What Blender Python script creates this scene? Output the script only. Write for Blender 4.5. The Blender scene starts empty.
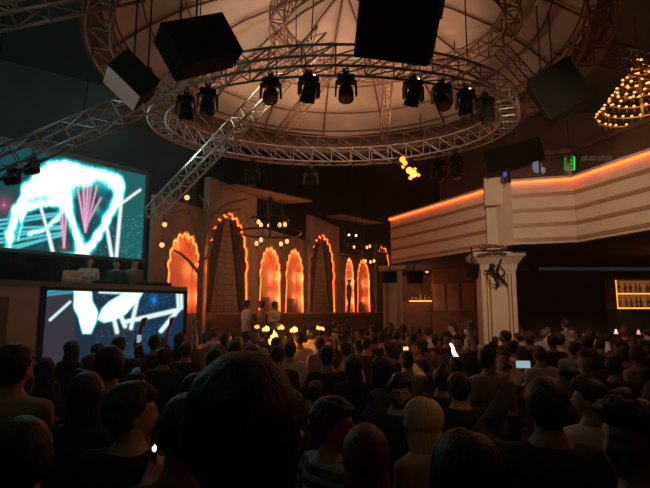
import bpy, bmesh, math, random
from mathutils import Vector, Matrix, noise, Euler
random.seed(11)
sc = bpy.context.scene
C = sc.collection
R = math.radians
V = Vector
# ------------------------------------------------------------------ camera
FOC, PITCH, CZ = 491.0, R(7.7), 2.2
cam_d = bpy.data.cameras.new('camera'); cam = bpy.data.objects.new('camera', cam_d); C.objects.link(cam)
cam.location = (0, 0, CZ); cam.rotation_euler = (R(90) + PITCH, 0, 0)
cam_d.sensor_width = 36; cam_d.lens = 36 * FOC / 650; cam_d.clip_start = .05; cam_d.clip_end = 200
sc.camera = cam
EYE = V((0, 0, CZ))
cp, sp = math.cos(PITCH), math.sin(PITCH)

def ray(px, py):
    xc, yc = (px - 325) / FOC, (244 - py) / FOC
    return V((xc, cp - yc * sp, sp + yc * cp))
def P(px, py, Y):
    d = ray(px, py); return EYE + d * (Y / d.y)
def at_z(px, py, z):
    d = ray(px, py); return EYE + d * ((z - CZ) / d.z)
def proj(p):
    q = p - EYE
    yy = q.y * cp + q.z * sp; zz = -q.y * sp + q.z * cp
    return (325 + FOC * q.x / yy, 244 - FOC * zz / yy, yy)

# ------------------------------------------------------------------ materials
def mat(name, base, rough=.65, metal=0., emit=None, es=0., vary=.25, scale=9., bump=0., trans=0., alpha=1.):
    m = bpy.data.materials.new(name); m.use_nodes = True
    nt = m.node_tree; b = nt.nodes['Principled BSDF']
    b.inputs['Roughness'].default_value = rough; b.inputs['Metallic'].default_value = metal
    tc = nt.nodes.new('ShaderNodeTexCoord'); nz = nt.nodes.new('ShaderNodeTexNoise')
    nz.inputs['Scale'].default_value = scale; nz.inputs['Detail'].default_value = 4
    nt.links.new(tc.outputs['Object'], nz.inputs['Vector'])
    cr = nt.nodes.new('ShaderNodeValToRGB')
    cr.color_ramp.elements[0].position = .3; cr.color_ramp.elements[1].position = .7
    cr.color_ramp.elements[0].color = tuple(c * (1 - vary) for c in base) + (1,)
    cr.color_ramp.elements[1].color = tuple(min(1, c * (1 + vary)) for c in base) + (1,)
    nt.links.new(nz.outputs['Fac'], cr.inputs['Fac']); nt.links.new(cr.outputs['Color'], b.inputs['Base Color'])
    if bump:
        bp = nt.nodes.new('ShaderNodeBump'); bp.inputs['Strength'].default_value = bump; bp.inputs['Distance'].default_value = .02
        nt.links.new(nz.outputs['Fac'], bp.inputs['Height']); nt.links.new(bp.outputs['Normal'], b.inputs['Normal'])
    if emit:
        b.inputs['Emission Color'].default_value = tuple(emit) + (1,); b.inputs['Emission Strength'].default_value = es
    if trans: b.inputs['Transmission Weight'].default_value = trans
    if alpha < 1: b.inputs['Alpha'].default_value = alpha
    return m

def brick_mat(name, c1, c2, mortar, scale=3., rough=.85):
    m = mat(name, c1, rough)
    nt = m.node_tree; b = nt.nodes['Principled BSDF']
    tc = nt.nodes.new('ShaderNodeTexCoord'); br = nt.nodes.new('ShaderNodeTexBrick')
    mp = nt.nodes.new('ShaderNodeMapping'); mp.inputs['Rotation'].default_value = (R(90), 0, 0)
    br.inputs['Scale'].default_value = scale
    br.inputs['Color1'].default_value = c1 + (1,); br.inputs['Color2'].default_value = c2 + (1,); br.inputs['Mortar'].default_value = mortar + (1,)
    nt.links.new(tc.outputs['Object'], mp.inputs['Vector']); nt.links.new(mp.outputs['Vector'], br.inputs['Vector'])
    nt.links.new(br.outputs['Color'], b.inputs['Base Color'])
    return m

M = {}
M['black'] = mat('black_cabinet_paint', (.006, .006, .006), .6, bump=.2, scale=60)
M['grille'] = mat('speaker_grille_black', (.004, .004, .004), .45, .3, bump=.6, scale=160)
for k_ in ('black', 'grille'):
    M[k_].node_tree.nodes['Principled BSDF'].inputs['Specular IOR Level'].default_value = .12; M[k_].node_tree.nodes['Principled BSDF'].inputs['Roughness'].default_value = .85
M['palegrille'] = mat('pale_speaker_face', (.62, .5, .48), .5, bump=.3, scale=120, vary=.08)
M['alu'] = mat('truss_aluminium', (.44, .42, .40), .42, .8, vary=.12, scale=20)
M['rust'] = mat('truss_bronze_paint', (.23, .125, .085), .5, .4, vary=.2, scale=20)
M['dark'] = mat('dark_metal', (.025, .024, .024), .4, .6)
M['lens'] = mat('lens_glass_dark', (.03, .03, .035), .08, 0)
M['lensbrown'] = mat('lens_amber', (.35, .16, .08), .15, 0)
M['fabric'] = mat('canopy_fabric', (.56, .44, .34), .9, vary=.1, scale=1.3, bump=.15)
M['rib'] = mat('canopy_rib_bronze', (.16, .085, .055), .6, .2)
M['cream'] = mat('cream_plaster', (.66, .52, .40), .6, vary=.07, scale=3, bump=.08)
M['stripe'] = mat('ochre_stripe', (.36, .2, .1), .45, vary=.12)
M['gold'] = mat('gold_trim', (.55, .34, .13), .35, .6, vary=.15)
M['ledbal'] = mat('led_strip_orange', (1, .4, .1), .5, emit=(1, .11, .025), es=3.4)
M['ledarch'] = mat('led_arch_amber', (1, .4, .1), .5, emit=(1, .115, .018), es=4.6)
M['bulb'] = mat('warm_bulb', (1, .7, .4), .4, emit=(1, .42, .12), es=30)
M['globe'] = mat('warm_globe', (1, .75, .5), .4, emit=(1, .36, .12), es=2.2)
M['crystal'] = mat('crystal_bulb', (1, .7, .4), .4, emit=(1, .36, .09), es=2.3)
M['white_glow'] = mat('white_glow', (1, 1, 1), .4, emit=(1, .93, .85), es=6)
M['flame'] = mat('flame', (1, .6, .2), .4, emit=(1, .22, .03), es=3.2)
M['flamey'] = mat('flame_yellow', (1, .8, .3), .4, emit=(1, .40, .06), es=3.2)
M['blue'] = mat('blue_lamp', (.1, .2, 1), .4, emit=(.02, .05, .6), es=.35)
M['green'] = mat('exit_green', (.0, .6, .1), .4, emit=(.01, .75, .09), es=1.3)
M['greendark'] = mat('exit_green_ground', (.0, .12, .03), .4, emit=(.0, .2, .03), es=.35)
M['wallset'] = mat('set_wall_plaster', (.4, .29, .22), .85, vary=.22, scale=2.2, bump=.3)
M['panel'] = mat('set_panel_sandstone', (.42, .3, .22), .85, vary=.25, scale=2., bump=.3)
M['niche'] = mat('niche_terracotta', (.5, .24, .15), .8, vary=.2, scale=2.5, bump=.2)
M['moulding'] = mat('arch_moulding', (.5, .34, .24), .7, vary=.2, scale=6)
M['curtain'] = mat('dark_curtain', (.075, .045, .038), .95, vary=.35, scale=4)
M['stone'] = brick_mat('stone_blocks', (.34, .24, .18), (.29, .2, .15), (.2, .14, .1), 1.5)
M['bark'] = mat('carved_branch', (.3, .2, .14), .8, vary=.35, scale=12, bump=.5)
M['stage'] = mat('stage_dark_red', (.13, .045, .03), .8)
M['floor'] = mat('floor_dark_tile', (.06, .045, .038), .45, vary=.3, scale=2)
M['wall'] = mat('wall_dark', (.03, .03, .032), .9, vary=.2, scale=1.5)
M['walllft'] = mat('wall_dark_grey', (.1, .1, .1), .9, vary=.1, scale=.6)
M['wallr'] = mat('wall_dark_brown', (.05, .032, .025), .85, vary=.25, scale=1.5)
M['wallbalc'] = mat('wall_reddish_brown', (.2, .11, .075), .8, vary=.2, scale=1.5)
M['wood'] = mat('warm_wood', (.2, .1, .06), .55, vary=.3, scale=7)
M['deskgrey'] = mat('booth_grey', (.2, .19, .18), .6, vary=.15, scale=3)
M['beige'] = mat('booth_beige', (.6, .53, .45), .75, vary=.1, scale=2)
M['laptop'] = mat('laptop_silver', (.6, .6, .6), .4, .3)
M['handrail'] = mat('handrail_bronze', (.22, .12, .08), .4, .4)
M['bluestrip'] = mat('dim_blue_strip', (.1, .13, .18), .5, emit=(.10, .15, .22), es=.1)
M['shelfback'] = mat('bar_back_amber', (.9, .55, .2), .6, emit=(1, .34, .06), es=.16)
M['shelfled'] = mat('bar_led_amber', (1, .6, .2), .5, emit=(1, .36, .07), es=2.)
M['dimpanel'] = mat('dim_monitor', (.2, .25, .3), .5, emit=(.3, .4, .5), es=.16)
M['bluewhite'] = mat('cold_white_lamp', (.6, .7, 1), .5, emit=(.45, .6, 1), es=.9)

def glass_mat():
    m = bpy.data.materials.new('balustrade_glass'); m.use_nodes = True
    nt = m.node_tree; nt.nodes.clear()
    o = nt.nodes.new('ShaderNodeOutputMaterial'); mx = nt.nodes.new('ShaderNodeMixShader')
    t = nt.nodes.new('ShaderNodeBsdfTransparent'); t.inputs['Color'].default_value = (.75, .68, .62, 1)
    g = nt.nodes.new('ShaderNodeBsdfPrincipled'); g.inputs['Base Color'].default_value = (.25, .16, .12, 1); g.inputs['Roughness'].default_value = .12
    mx.inputs['Fac'].default_value = .3
    nt.links.new(t.outputs[0], mx.inputs[1]); nt.links.new(g.outputs[0], mx.inputs[2]); nt.links.new(mx.outputs[0], o.inputs['Surface'])
    return m
M['glass'] = glass_mat()
def clear_mat(name, col, fac=.35):
    m = bpy.data.materials.new(name); m.use_nodes = True
    nt = m.node_tree; nt.nodes.clear()
    o = nt.nodes.new('ShaderNodeOutputMaterial'); mx = nt.nodes.new('ShaderNodeMixShader')
    t = nt.nodes.new('ShaderNodeBsdfTransparent'); t.inputs['Color'].default_value = col + (1,)
    g = nt.nodes.new('ShaderNodeBsdfPrincipled'); g.inputs['Base Color'].default_value = col + (1,); g.inputs['Roughness'].default_value = .1
    mx.inputs['Fac'].default_value = fac
    nt.links.new(t.outputs[0], mx.inputs[1]); nt.links.new(g.outputs[0], mx.inputs[2]); nt.links.new(mx.outputs[0], o.inputs['Surface'])
    return m
BOT = [mat('bottle_brown_glass', (.12, .04, .015), .12), mat('bottle_green_glass', (.03, .07, .03), .12), mat('bottle_amber_glass', (.5, .22, .05), .12), mat('bottle_clear_glass', (.6, .52, .42), .12)]

# ------------------------------------------------------------------ mesh builder
ROOTLOC = {}
def rootloc(o):
    while o.parent: o = o.parent
    return V(o.location)

class MB:
    def __init__(s): s.v, s.f = [], []
    def add(s, vs, fs):
        b = len(s.v); s.v += [V(p) for p in vs]; s.f += [tuple(b + i for i in f) for f in fs]; return s
    def box(s, c, d, rot=None):
        rot = rot or Matrix.Identity(3); c = V(c); h = V(d) / 2
        vs = [c + rot @ V((x * h.x, y * h.y, z * h.z)) for z in (-1, 1) for y in (-1, 1) for x in (-1, 1)]
        return s.add(vs, [(0, 2, 3, 1), (4, 5, 7, 6), (0, 1, 5, 4), (2, 6, 7, 3), (0, 4, 6, 2), (1, 3, 7, 5)])
    def hexa(s, p, u, v, w):
        p = V(p); vs = [p, p + u, p + u + v, p + v]; vs += [q + w for q in vs]
        return s.add(vs, [(0, 3, 2, 1), (4, 5, 6, 7), (0, 1, 5, 4), (1, 2, 6, 5), (2, 3, 7, 6), (3, 0, 4, 7)])
    def loft(s, rings, closed=True, cap=True):
        n = len(rings[0]); b = len(s.v)
        for r in rings: s.v += [V(p) for p in r]
        for i in range(len(rings) - 1):
            for j in range(n if closed else n - 1):
                k = (j + 1) % n
                s.f.append((b + i * n + j, b + i * n + k, b + (i + 1) * n + k, b + (i + 1) * n + j))
        if cap and closed:
            s.f.append(tuple(b + j for j in reversed(range(n)))); e = b + (len(rings) - 1) * n
            s.f.append(tuple(e + j for j in range(n)))
        return s
    def tube(s, pts, r, n=6, closed=False):
        pts = [V(p) for p in pts]; N = len(pts); rings = []
        rr = r if isinstance(r, (list, tuple)) else [r] * N
        up = None
        for i, p in enumerate(pts):
            a = pts[(i - 1) % N] if (closed or i > 0) else p
            c = pts[(i + 1) % N] if (closed or i < N - 1) else p
            t = (c - a).normalized()
            if up is None or abs(up.dot(t)) > .98:
                up = V((0, 0, 1)) if abs(t.z) < .9 else V((1, 0, 0))
            u = (up - t * up.dot(t)).normalized(); w = t.cross(u); up = u
            rings.append([p + (u * math.cos(2 * math.pi * k / n) + w * math.sin(2 * math.pi * k / n)) * rr[i] for k in range(n)])
        if closed:
            rings.append(rings[0]); return s.loft(rings, cap=False)
        return s.loft(rings)
    def cyl(s, a, b, r, r2=None, n=12): return s.tube([a, b], [r, r if r2 is None else r2], n)
    def ell(s, c, rad, rot=None, nu=16, nv=10):
        c = V(c); rot = rot or Matrix.Identity(3); rings = []
        for i in range(1, nv):
            t = math.pi * i / nv
            rings.append([c + rot @ V((rad[0] * math.sin(t) * math.cos(2 * math.pi * j / nu), rad[1] * math.sin(t) * math.sin(2 * math.pi * j / nu), -rad[2] * math.cos(t))) for j in range(nu)])
        b = len(s.v); s.loft(rings, cap=False)
        s.v += [c + rot @ V((0, 0, -rad[2])), c + rot @ V((0, 0, rad[2]))]; k = len(s.v)
        for j in range(nu):
            s.f.append((k - 2, b + (j + 1) % nu, b + j)); e = b + (nv - 2) * nu
            s.f.append((k - 1, e + j, e + (j + 1) % nu))
        return s
    def capsule(s, a, b, r1, r2, n=14):
        a, b = V(a), V(b); t = (b - a); L = t.length; t = t / L if L > 1e-6 else V((0, 0, 1))
        pts, rr = [], []
        for k in range(5):
            an = math.pi / 2 * (1 - k / 4 * .98); pts.append(a - t * r1 * math.sin(an)); rr.append(max(1e-3, r1 * math.cos(an)))
        for k in range(5):
            an = math.pi / 2 * (.02 + k / 4 * .98); pts.append(b + t * r2 * math.sin(an)); rr.append(max(1e-3, r2 * math.cos(an)))
        return s.tube(pts, rr, n)
    def lathe(s, prof, c=(0, 0, 0), n=16, rot=None):
        c = V(c); rot = rot or Matrix.Identity(3)
        return s.loft([[c + rot @ V((r * math.cos(2 * math.pi * k / n), r * math.sin(2 * math.pi * k / n), z)) for k in range(n)] for r, z in prof])
    def prism(s, poly, w):
        poly = [V(p) for p in poly]; n = len(poly); w = V(w)
        return s.add(poly + [p + w for p in poly], [tuple(reversed(range(n))), tuple(range(n, 2 * n))] + [(i, (i + 1) % n, n + (i + 1) % n, n + i) for i in range(n)])
    def mesh(s, name, off=None):
        me = bpy.data.meshes.new(name); off = off or V((0, 0, 0))
        me.from_pydata([tuple(p - off) for p in s.v], [], s.f); me.update()
        bm = bmesh.new(); bm.from_mesh(me); bmesh.ops.recalc_face_normals(bm, faces=bm.faces); bm.to_mesh(me); bm.free()
        return me
    def build(s, name, m, parent=None, smooth=False, bevel=0, local=False):
        off = V((0, 0, 0)) if (local or parent is None) else rootloc(parent)
        me = s.mesh(name, off); o = bpy.data.objects.new(name, me); C.objects.link(o)
        if m: me.materials.append(m)
        if parent: o.parent = parent
        if smooth:
            for p in me.polygons: p.use_smooth = True
        if bevel:
            b = o.modifiers.new('b', 'BEVEL'); b.width = bevel; b.segments = 2; b.limit_method = 'ANGLE'
        return o

def tag(o, label, cat, group=None, kind=None):
    o['label'] = label; o['category'] = cat
    if group: o['group'] = group
    if kind: o['kind'] = kind
    return o
def thing(name, label, cat, loc=(0, 0, 0), group=None, rz=0.):
    o = bpy.data.objects.new(name, None); C.objects.link(o); o.location = loc; o.rotation_euler.z = rz
    return tag(o, label, cat, group)
def struct(o): o['kind'] = 'structure'; return o
def dup(root, loc, rot=None, label=None, group=None):
    r = root.copy(); C.objects.link(r); r.location = loc
    if rot is not None: r.rotation_euler = rot
    if label: r['label'] = label
    if group: r['group'] = group
    for ch in list(root.children):
        c = ch.copy(); C.objects.link(c); c.parent = r
        for g in list(ch.children):
            d = g.copy(); C.objects.link(d); d.parent = c
    return r
def outline_fill(outer, holes, depth, to3, nrm):
    """flat panel with holes, thickness depth along nrm; outlines are (s, z) pairs."""
    cu = bpy.data.curves.new('tmp', 'CURVE'); cu.dimensions = '2D'; cu.fill_mode = 'BOTH'
    for poly in [outer] + holes:
        sp_ = cu.splines.new('POLY'); sp_.points.add(len(poly) - 1); sp_.use_cyclic_u = True
        for q, (a, b) in zip(sp_.points, poly): q.co = (a, b, 0, 1)
    cu.extrude = depth / 2
    o = bpy.data.objects.new('tmp', cu); C.objects.link(o)
    bpy.context.view_layer.update()
    me = bpy.data.meshes.new_from_object(o.evaluated_get(bpy.context.evaluated_depsgraph_get()))
    mb = MB(); mb.add([to3(v.co.x, v.co.y) + nrm * (v.co.z - depth / 2) for v in me.vertices], [tuple(p.vertices) for p in me.polygons])
    bpy.data.objects.remove(o); bpy.data.curves.remove(cu); bpy.data.meshes.remove(me)
    return mb
# ------------------------------------------------------------------ room shell
ROOM = dict(x0=-15, x1=16, y0=-2.5, y1=36, z1=9.6)
r = ROOM
struct(MB().box(((r['x0'] + r['x1']) / 2, (r['y0'] + r['y1']) / 2, -.1), (r['x1'] - r['x0'], r['y1'] - r['y0'], .2)).build('floor', M['floor']))
struct(MB().box(((r['x0'] + r['x1']) / 2, (r['y0'] + r['y1']) / 2, r['z1'] + .1), (r['x1'] - r['x0'], r['y1'] - r['y0'], .2)).build('ceiling', M['wall']))
struct(MB().box(((r['x0'] + r['x1']) / 2, r['y1'] + .1, r['z1'] / 2), (r['x1'] - r['x0'], .2, r['z1'])).build('wall_back', M['wall']))
struct(MB().box((r['x0'] - .1, (r['y0'] + r['y1']) / 2, r['z1'] / 2), (.2, r['y1'] - r['y0'], r['z1'])).build('wall_left', M['wall']))
struct(MB().box((r['x1'] + .1, (r['y0'] + r['y1']) / 2, r['z1'] / 2), (.2, r['y1'] - r['y0'], r['z1'])).build('wall_right', M['wall']))
struct(MB().box(((r['x0'] + r['x1']) / 2, r['y0'] - .1, r['z1'] / 2), (r['x1'] - r['x0'], .2, r['z1'])).build('wall_front', M['wall']))
# dark drape-coloured rear wall of the stage that catches the added teal fill
SBK = (V((-15, 9.5, 0)), V((-4.6, 17.2, 0)))
d = (SBK[1] - SBK[0]).normalized(); n_ = V((d.y, -d.x, 0))
struct(MB().hexa(SBK[0] - n_ * .2, SBK[1] - SBK[0], V((0, 0, 9.5)), n_ * .2).build('wall_stage', M['walllft']))
PLAT = .27
plat = struct(MB().box((-.08, -.65, PLAT / 2), (.9, 3.5, PLAT)).build('floor_step', M['floor']))

# ------------------------------------------------------------------ arch wall (the set along the far left)
WD = V((.387, .922, 0)).normalized(); W0 = V((-3.05, 15.4, 0)); WN = V((WD.y, -WD.x, 0))   # WN faces the dance floor
def on_wall(px, py, push=0.):
    d = ray(px, py); o = W0 + WN * push
    t = (o - EYE).dot(WN) / d.dot(WN); q = EYE + d * t
    return ((q - W0).dot(WD), q.z)
def w3(s, z, push=0.): return W0 + WD * s + WN * push + V((0, 0, z))

def arch_outline(s0, s1, z0, z1, lobes=9, depth=.035, spring=.5, nn=72):
    """scalloped pointed arch, from the bottom right corner up and over to the bottom left."""
    w = (s1 - s0) / 2; c = (s0 + s1) / 2; zs = z0 + (z1 - z0) * spring; H = z1 - zs
    pts = [(s1, z0)]
    for i in range(nn + 1):
        t = i / nn; u = 1 - 2 * t                      # 1 .. -1
        a = (1 - abs(u)) * math.pi / 2
        x = w * math.cos(a) ** .85 * (1 if u >= 0 else -1) if abs(u) > 1e-9 else 0
        z = zs + H * (math.sin(a) ** 1.05)
        k = 1 - depth * (1 - abs(math.sin(lobes * math.pi * t))) / .35
        pts.append((c + x * (k if abs(u) > .08 else 1), zs + (z - zs) * (k if abs(u) > .08 else 1)))
    pts.append((s0, z0))
    return pts

def arch_px(xl, xr, yt, yb, push=0.):
    s0, _ = on_wall(xl, yb, push); s1, zb = on_wall(xr, yb, push); _, zt = on_wall((xl + xr) / 2, yt, push)
    return s0, s1, zb, zt
ZB = 2.12                                              # floor level of the niches
small = [(163.5, 199, 231), (257.5, 279.5, 246), (284, 302.5, 248.5), (344.5, 353.5, 258), (356.5, 369.5, 259)]
big = [(206, 249, 211), (310, 336, 234), (377, 392, 245)]
SM = []
for xl, xr, yt in small:
    s0, s1, _, zt = arch_px(xl, xr, yt, 310); SM.append((s0, s1, ZB, zt))
BG = []
for xl, xr, yt in big:
    s0, s1, _, zt = arch_px(xl, xr, yt, 310, .2); BG.append((s0, s1, ZB, zt))
print('SMALL', [[round(a, 2) for a in q] for q in SM]); print('BIG', [[round(a, 2) for a in q] for q in BG])
sA = on_wall(150, 300)[0]; sB = (ROOM['y1'] - .3 - W0.y) / WD.y
WTOP = 5.15
outer = [(sA, 0), (sB, 0), (sB, WTOP), (sA, WTOP)]
holes = [arch_outline(*q) for q in SM]
struct(outline_fill(outer, holes, .12, lambda s, z: w3(s, z), WN).build('wall_arches', M['wallset']))
ntxt = ['first glowing scalloped arch niche, beside the video screens', 'glowing arch niche just past the tallest curtained arch, under the candle ring', 'glowing arch niche just before the second curtained arch',
        'slim glowing arch niche just beyond the second curtained arch', 'slim glowing arch niche nearest the balcony end, second beyond the curtained pair']
ntxt[4] = 'slim glowing arch niche closest to the balcony end column'
NG = []
for i, (s0, s1, z0, z1) in enumerate(SM):
    base = w3((s0 + s1) / 2, z0, -.3)
    t = thing('arch_niche', 'scalloped orange ' + ntxt[i] if 'scalloped' not in ntxt[i] else ntxt[i], 'arch niche', base, 'glowing arch niches')
    ol = arch_outline(s0, s1, z0, z1); dep = .13
    # reveal and back
    mb = MB(); mb.loft([[w3(s, z, -.125) for s, z in ol], [w3(s, z, -.125 - dep) for s, z in ol]], cap=False)
    mb.build('reveal', M['niche'], t)
    cx = (s0 + s1) / 2
    mb = MB(); back = [w3(s, z, -.13 - dep) for s, z in ol]; mb.prism(back, -WN * .05); mb.build('back_panel', M['niche'], t)
    # led tube hugging the edge just behind the wall face
    ins = [(cx + (s - cx) * .93, z0 + (z - z0) * .975) for s, z in ol]
    NG.append((s0, s1, z0, z1))
    MB().tube([w3(s, z, .03) for s, z in ins], .024, 6).build('led_strip', M['ledarch'], t)
    # raised moulding on the wall face
    inn = [(cx + (s - cx) * 1.02, z0 + (z - z0) * 1.006) for s, z in ol]; out = [(cx + (s - cx) * 1.06, z0 + (z - z0) * 1.03) for s, z in ol]
    mb = MB(); mb.loft([[w3(s, z, .004) for s, z in inn], [w3(s, z, .06) for s, z in inn], [w3(s, z, .06) for s, z in out], [w3(s, z, .004) for s, z in out]], closed=False, cap=False)
    mb.build('moulding', M['moulding'], t)
    mb = MB(); mb.loft([[w3(s0 + .07, z0 + .02, -.25), w3(s1 - .07, z0 + .02, -.25), w3(s1 - .07, z0 + .02, -.19), w3(s0 + .07, z0 + .02, -.19)], [w3(s0 + .07, z0 + .55, -.25), w3(s1 - .07, z0 + .55, -.25), w3(s1 - .07, z0 + .55, -.19), w3(s0 + .07, z0 + .55, -.19)]])
    if i in (1, 2, 4): mb.build('bench', M['curtain'], t)

btxt = ['tallest curtained arch on a sandstone pier, dark drapes parted', 'second curtained arch on a sandstone pier, beyond the pair of glowing niches', 'curtained arch farthest down the wall, half behind the balcony end column']
for i, (s0, s1, z0, z1) in enumerate(BG):
    t = thing('curtained_arch', btxt[i], 'arch', w3((s0 + s1) / 2, 0, .2), 'curtained arches')
    w = s1 - s0; cx = (s0 + s1) / 2
    ptop = [6.1, 6.25, 6.3][i]; pm = w * .16; pl_ = w * .005
    ol = arch_outline(s0, s1, z0, z1, 11, .03, .42)
    # pier panel standing proud of the wall
    outline_fill([(s0 - pl_, 0), (s1 + pm, 0), (s1 + pm, ptop), (s0 - pl_, ptop)], [ol], .1, lambda s, z: w3(s, z, .2), WN).build('pier_panel', M['panel'], t)
    mb = MB()
    for sa in (s0 - pl_ + .03, s1 + pm - .03): mb.prism([w3(sa - .03, 0, .005), w3(sa + .03, 0, .005), w3(sa + .03, 0, .099), w3(sa - .03, 0, .099)], V((0, 0, ptop)))
    mb.prism([w3(s0 - pl_, ptop - .06, .005), w3(s1 + pm, ptop - .06, .005), w3(s1 + pm, ptop - .06, .099), w3(s0 - pl_, ptop - .06, .099)], V((0, 0, .05)))
    mb.build('pier_frame', M['panel'], t)
    # stone back panel
    MB().prism([w3(s, z, .03) for s, z in ol], -WN * .024).build('stone_panel', M['stone'], t)
    # led round the edge
    MB().tube([w3(cx + (s - cx) * .97, z0 + (z - z0) * .985, .13) for s, z in ol], .022, 6).build('led_strip', M['ledarch'], t)
    # drapes: two pleated sheets sweeping from the apex outwards
    H = z1 - z0
    for sgn in (-1, 1):
        rings = []
        for k in range(15):
            f = k / 14; z = z0 + .03 + H * .93 * (1 - f)
            # edge of the opening at this height
            hw = w / 2
            zz = (z - z0) / H
            edge = hw * (1 if zz < .42 else math.cos(math.asin(min(1, ((zz - .42) / .58) ** .95)))) * .95
            inner = (.04 + .30 * f ** .8) * w; inner = min(inner, edge * .9)
            row = []
            for j in range(25):
                g = j / 24; q = inner + (edge - inner) * g
                row.append(w3(cx + sgn * q, z, .082 + .02 * math.sin(g * 22 + sgn)))
            rings.append(row)
        fr = rings; bk = [[p - WN * .02 for p in row] for row in rings]
        mb = MB()
        mb.loft([a + list(reversed(b)) for a, b in zip(fr, bk)])
        mb.build('curtain', M['curtain'], t, smooth=True)
# slanted roof plates over the piers
for i, (a, b, c_, d_) in enumerate([((231, 187), (298, 203), (296, 207), (231, 191)), ((338, 216), (374, 224), (374, 226), (338, 219))]):
    s0, z0 = on_wall(*a, .5); s1, z1 = on_wall(*b, .5)
    t = thing('roof_plate', ['thin slanted roof plate projecting above the tallest curtained arch', 'thin slanted roof plate projecting past the second curtained arch'][i], 'roof plate', w3(s0, z0, .5), 'roof plates over the arches')
    mb = MB(); mb.prism([w3(s0, z0, -.1), w3(s1, z1, -.1), w3(s1, z1, 1.1), w3(s0, z0, .7)], V((0, 0, .07))); mb.build('plate', M['panel'], t)
    mb = MB()
    for q in (.1, .4, .7, .95): mb.cyl(w3(s0 + (s1 - s0) * q, z0 + (z1 - z0) * q, -.1), w3(s0 + (s1 - s0) * q, WTOP - .2, .05), .025, n=6)
    mb.build('mount_bracket', M['rib'], t)
# stage ledge under the arches
s0 = on_wall(203, 310)[0] - .2
mb = MB(); mb.prism([w3(s0, 0, .47), w3(sB, 0, .47), w3(sB, 0, 1.5), w3(s0, 0, 1.5)], V((0, 0, ZB - .03)))
st = thing('stage', 'dark red stage ledge running along the foot of the arches', 'stage', w3(s0, 0, 1.))
mb.build('deck', M['stage'], st)
mb = MB(); mb.prism([w3(s0, ZB - .17, 1.502), w3(sB, ZB - .17, 1.502), w3(sB, ZB - .17, 1.53), w3(s0, ZB - .17, 1.53)], V((0, 0, .1))); mb.build('edge_strip', M['rib'], st)

# ------------------------------------------------------------------ carved tree with lamps
def branch(mb, pts, r0, r1, n=8):
    N = len(pts); mb.tube(pts, [r0 + (r1 - r0) * i / (N - 1) for i in range(N)], n)
tp = lambda px, py, push=1.0: w3(*on_wall(px, py, push), push)
base = tp(197, 316, .95); base.z = 0
tree = thing('carved_tree', 'branching carved tree between the first glowing arch and the tallest curtain', 'tree sculpture', base)
mb = MB(); branch(mb, [V((base.x, base.y, 0)), tp(200, 300), tp(200, 275), tp(202, 250), tp(206, 228), tp(214, 212), tp(229, 203), tp(247, 199)], .085, .035, 10)
mb.build('trunk', M['bark'], tree, smooth=True)
for pts in ([(200, 252), (196, 232), (190, 214), (187, 203), (184, 198)], [(200, 275), (190, 262), (181, 254), (174, 250)], [(206, 228), (210, 218), (206, 204), (199, 195)],
            [(214, 212), (222, 214), (233, 210), (241, 209)], [(199, 262), (206, 258), (212, 246), (214, 236)], [(190, 214), (183, 210), (172, 213)]):
    mb = MB(); branch(mb, [tp(a, b) for a, b in pts], .045, .018); mb.build('branch', M['bark'], tree, smooth=True)
# small globes on cords near the tree
glob = thing('globe_lamp', '', 'lamp', (0, 0, 0), 'globe lamps by the first arch')
MB().ell((0, 0, 0), (.06, .06, .06)).build('bulb', M['globe'], glob, smooth=True, local=True)
MB().cyl((0, 0, .07), (0, 0, .13), .03).build('cap', M['dark'], glob, local=True)
MB().cyl((0, 0, .13), (0, 0, .9), .008, n=6).build('hanging_cord', M['dark'], glob, local=True)
for i, (px, py, lab) in enumerate([(187, 197.5, 'warm globe lamp at the tip of the carved tree branch'), (164.5, 224.5, 'warm globe lamp hanging above the shoulder of the first arch'), (162, 245, 'warm globe lamp hanging lowest, at the edge of the first arch')]):
    loc = w3(*on_wall(px, py, .4 if i else 1.05), .4 if i else 1.05)
    o = glob if i == 0 else dup(glob, loc)
    o.location = loc; o['label'] = lab

# ------------------------------------------------------------------ candle rings
def candle_ring(cx_px, cy_px, push, bulbs, rad, label):
    s, z = on_wall(cx_px, cy_px, push); c = w3(s, z, push)
    t = thing('ring_chandelier', label, 'chandelier', c, 'dark ring chandeliers before the arches')
    for rr, dz in ((rad, 0), (rad * .6, .42)):
        MB().tube([c + V((rr * math.cos(a), rr * math.sin(a), dz)) for a in [2 * math.pi * k / 32 for k in range(32)]], .03, 6, True).build('ring', M['dark'], t)
    mb = MB()
    for k in range(4):
        a = 2 * math.pi * k / 4 + .4
        mb.cyl(c + V((rad * math.cos(a), rad * math.sin(a), 0)), c + V((0, 0, 1.1)), .012, n=6)
    mb.cyl(c + V((0, 0, 1.1)), V((c.x, c.y, 9.6)), .012, n=6); mb.cyl(c + V((0, 0, -.1)), c + V((0, 0, 1.1)), .04, n=8)
    mb.build('hanging_rod', M['dark'], t)
    for px, py in bulbs:
        q = P(px, py, c.y + random.uniform(-rad, rad) * .4); rz = V((q.x, q.y, q.z))
        b = MB().ell(rz, (.055, .055, .075)).build('bulb', M['globe'], t, smooth=True)
        MB().cyl(rz - V((0, 0, .07)), rz - V((0, 0, .16)), .03, .02).build('holder', M['dark'], b)
    return t
candle_ring(270, 233, 1.6, [(258.5, 222), (261, 225), (269, 226), (279.5, 225), (285, 224.5), (256.5, 243.5), (261, 240), (281, 244), (287, 241.5)], .95, 'dark ring chandelier with bulbs beside the tallest curtained arch')
candle_ring(362, 254, 1.7, [(354, 247), (367, 247.5), (370, 246), (349, 260), (365.5, 261), (370.5, 262), (374, 261)], 1.15, 'dark ring chandelier with bulbs over the slim far arches')
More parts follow.
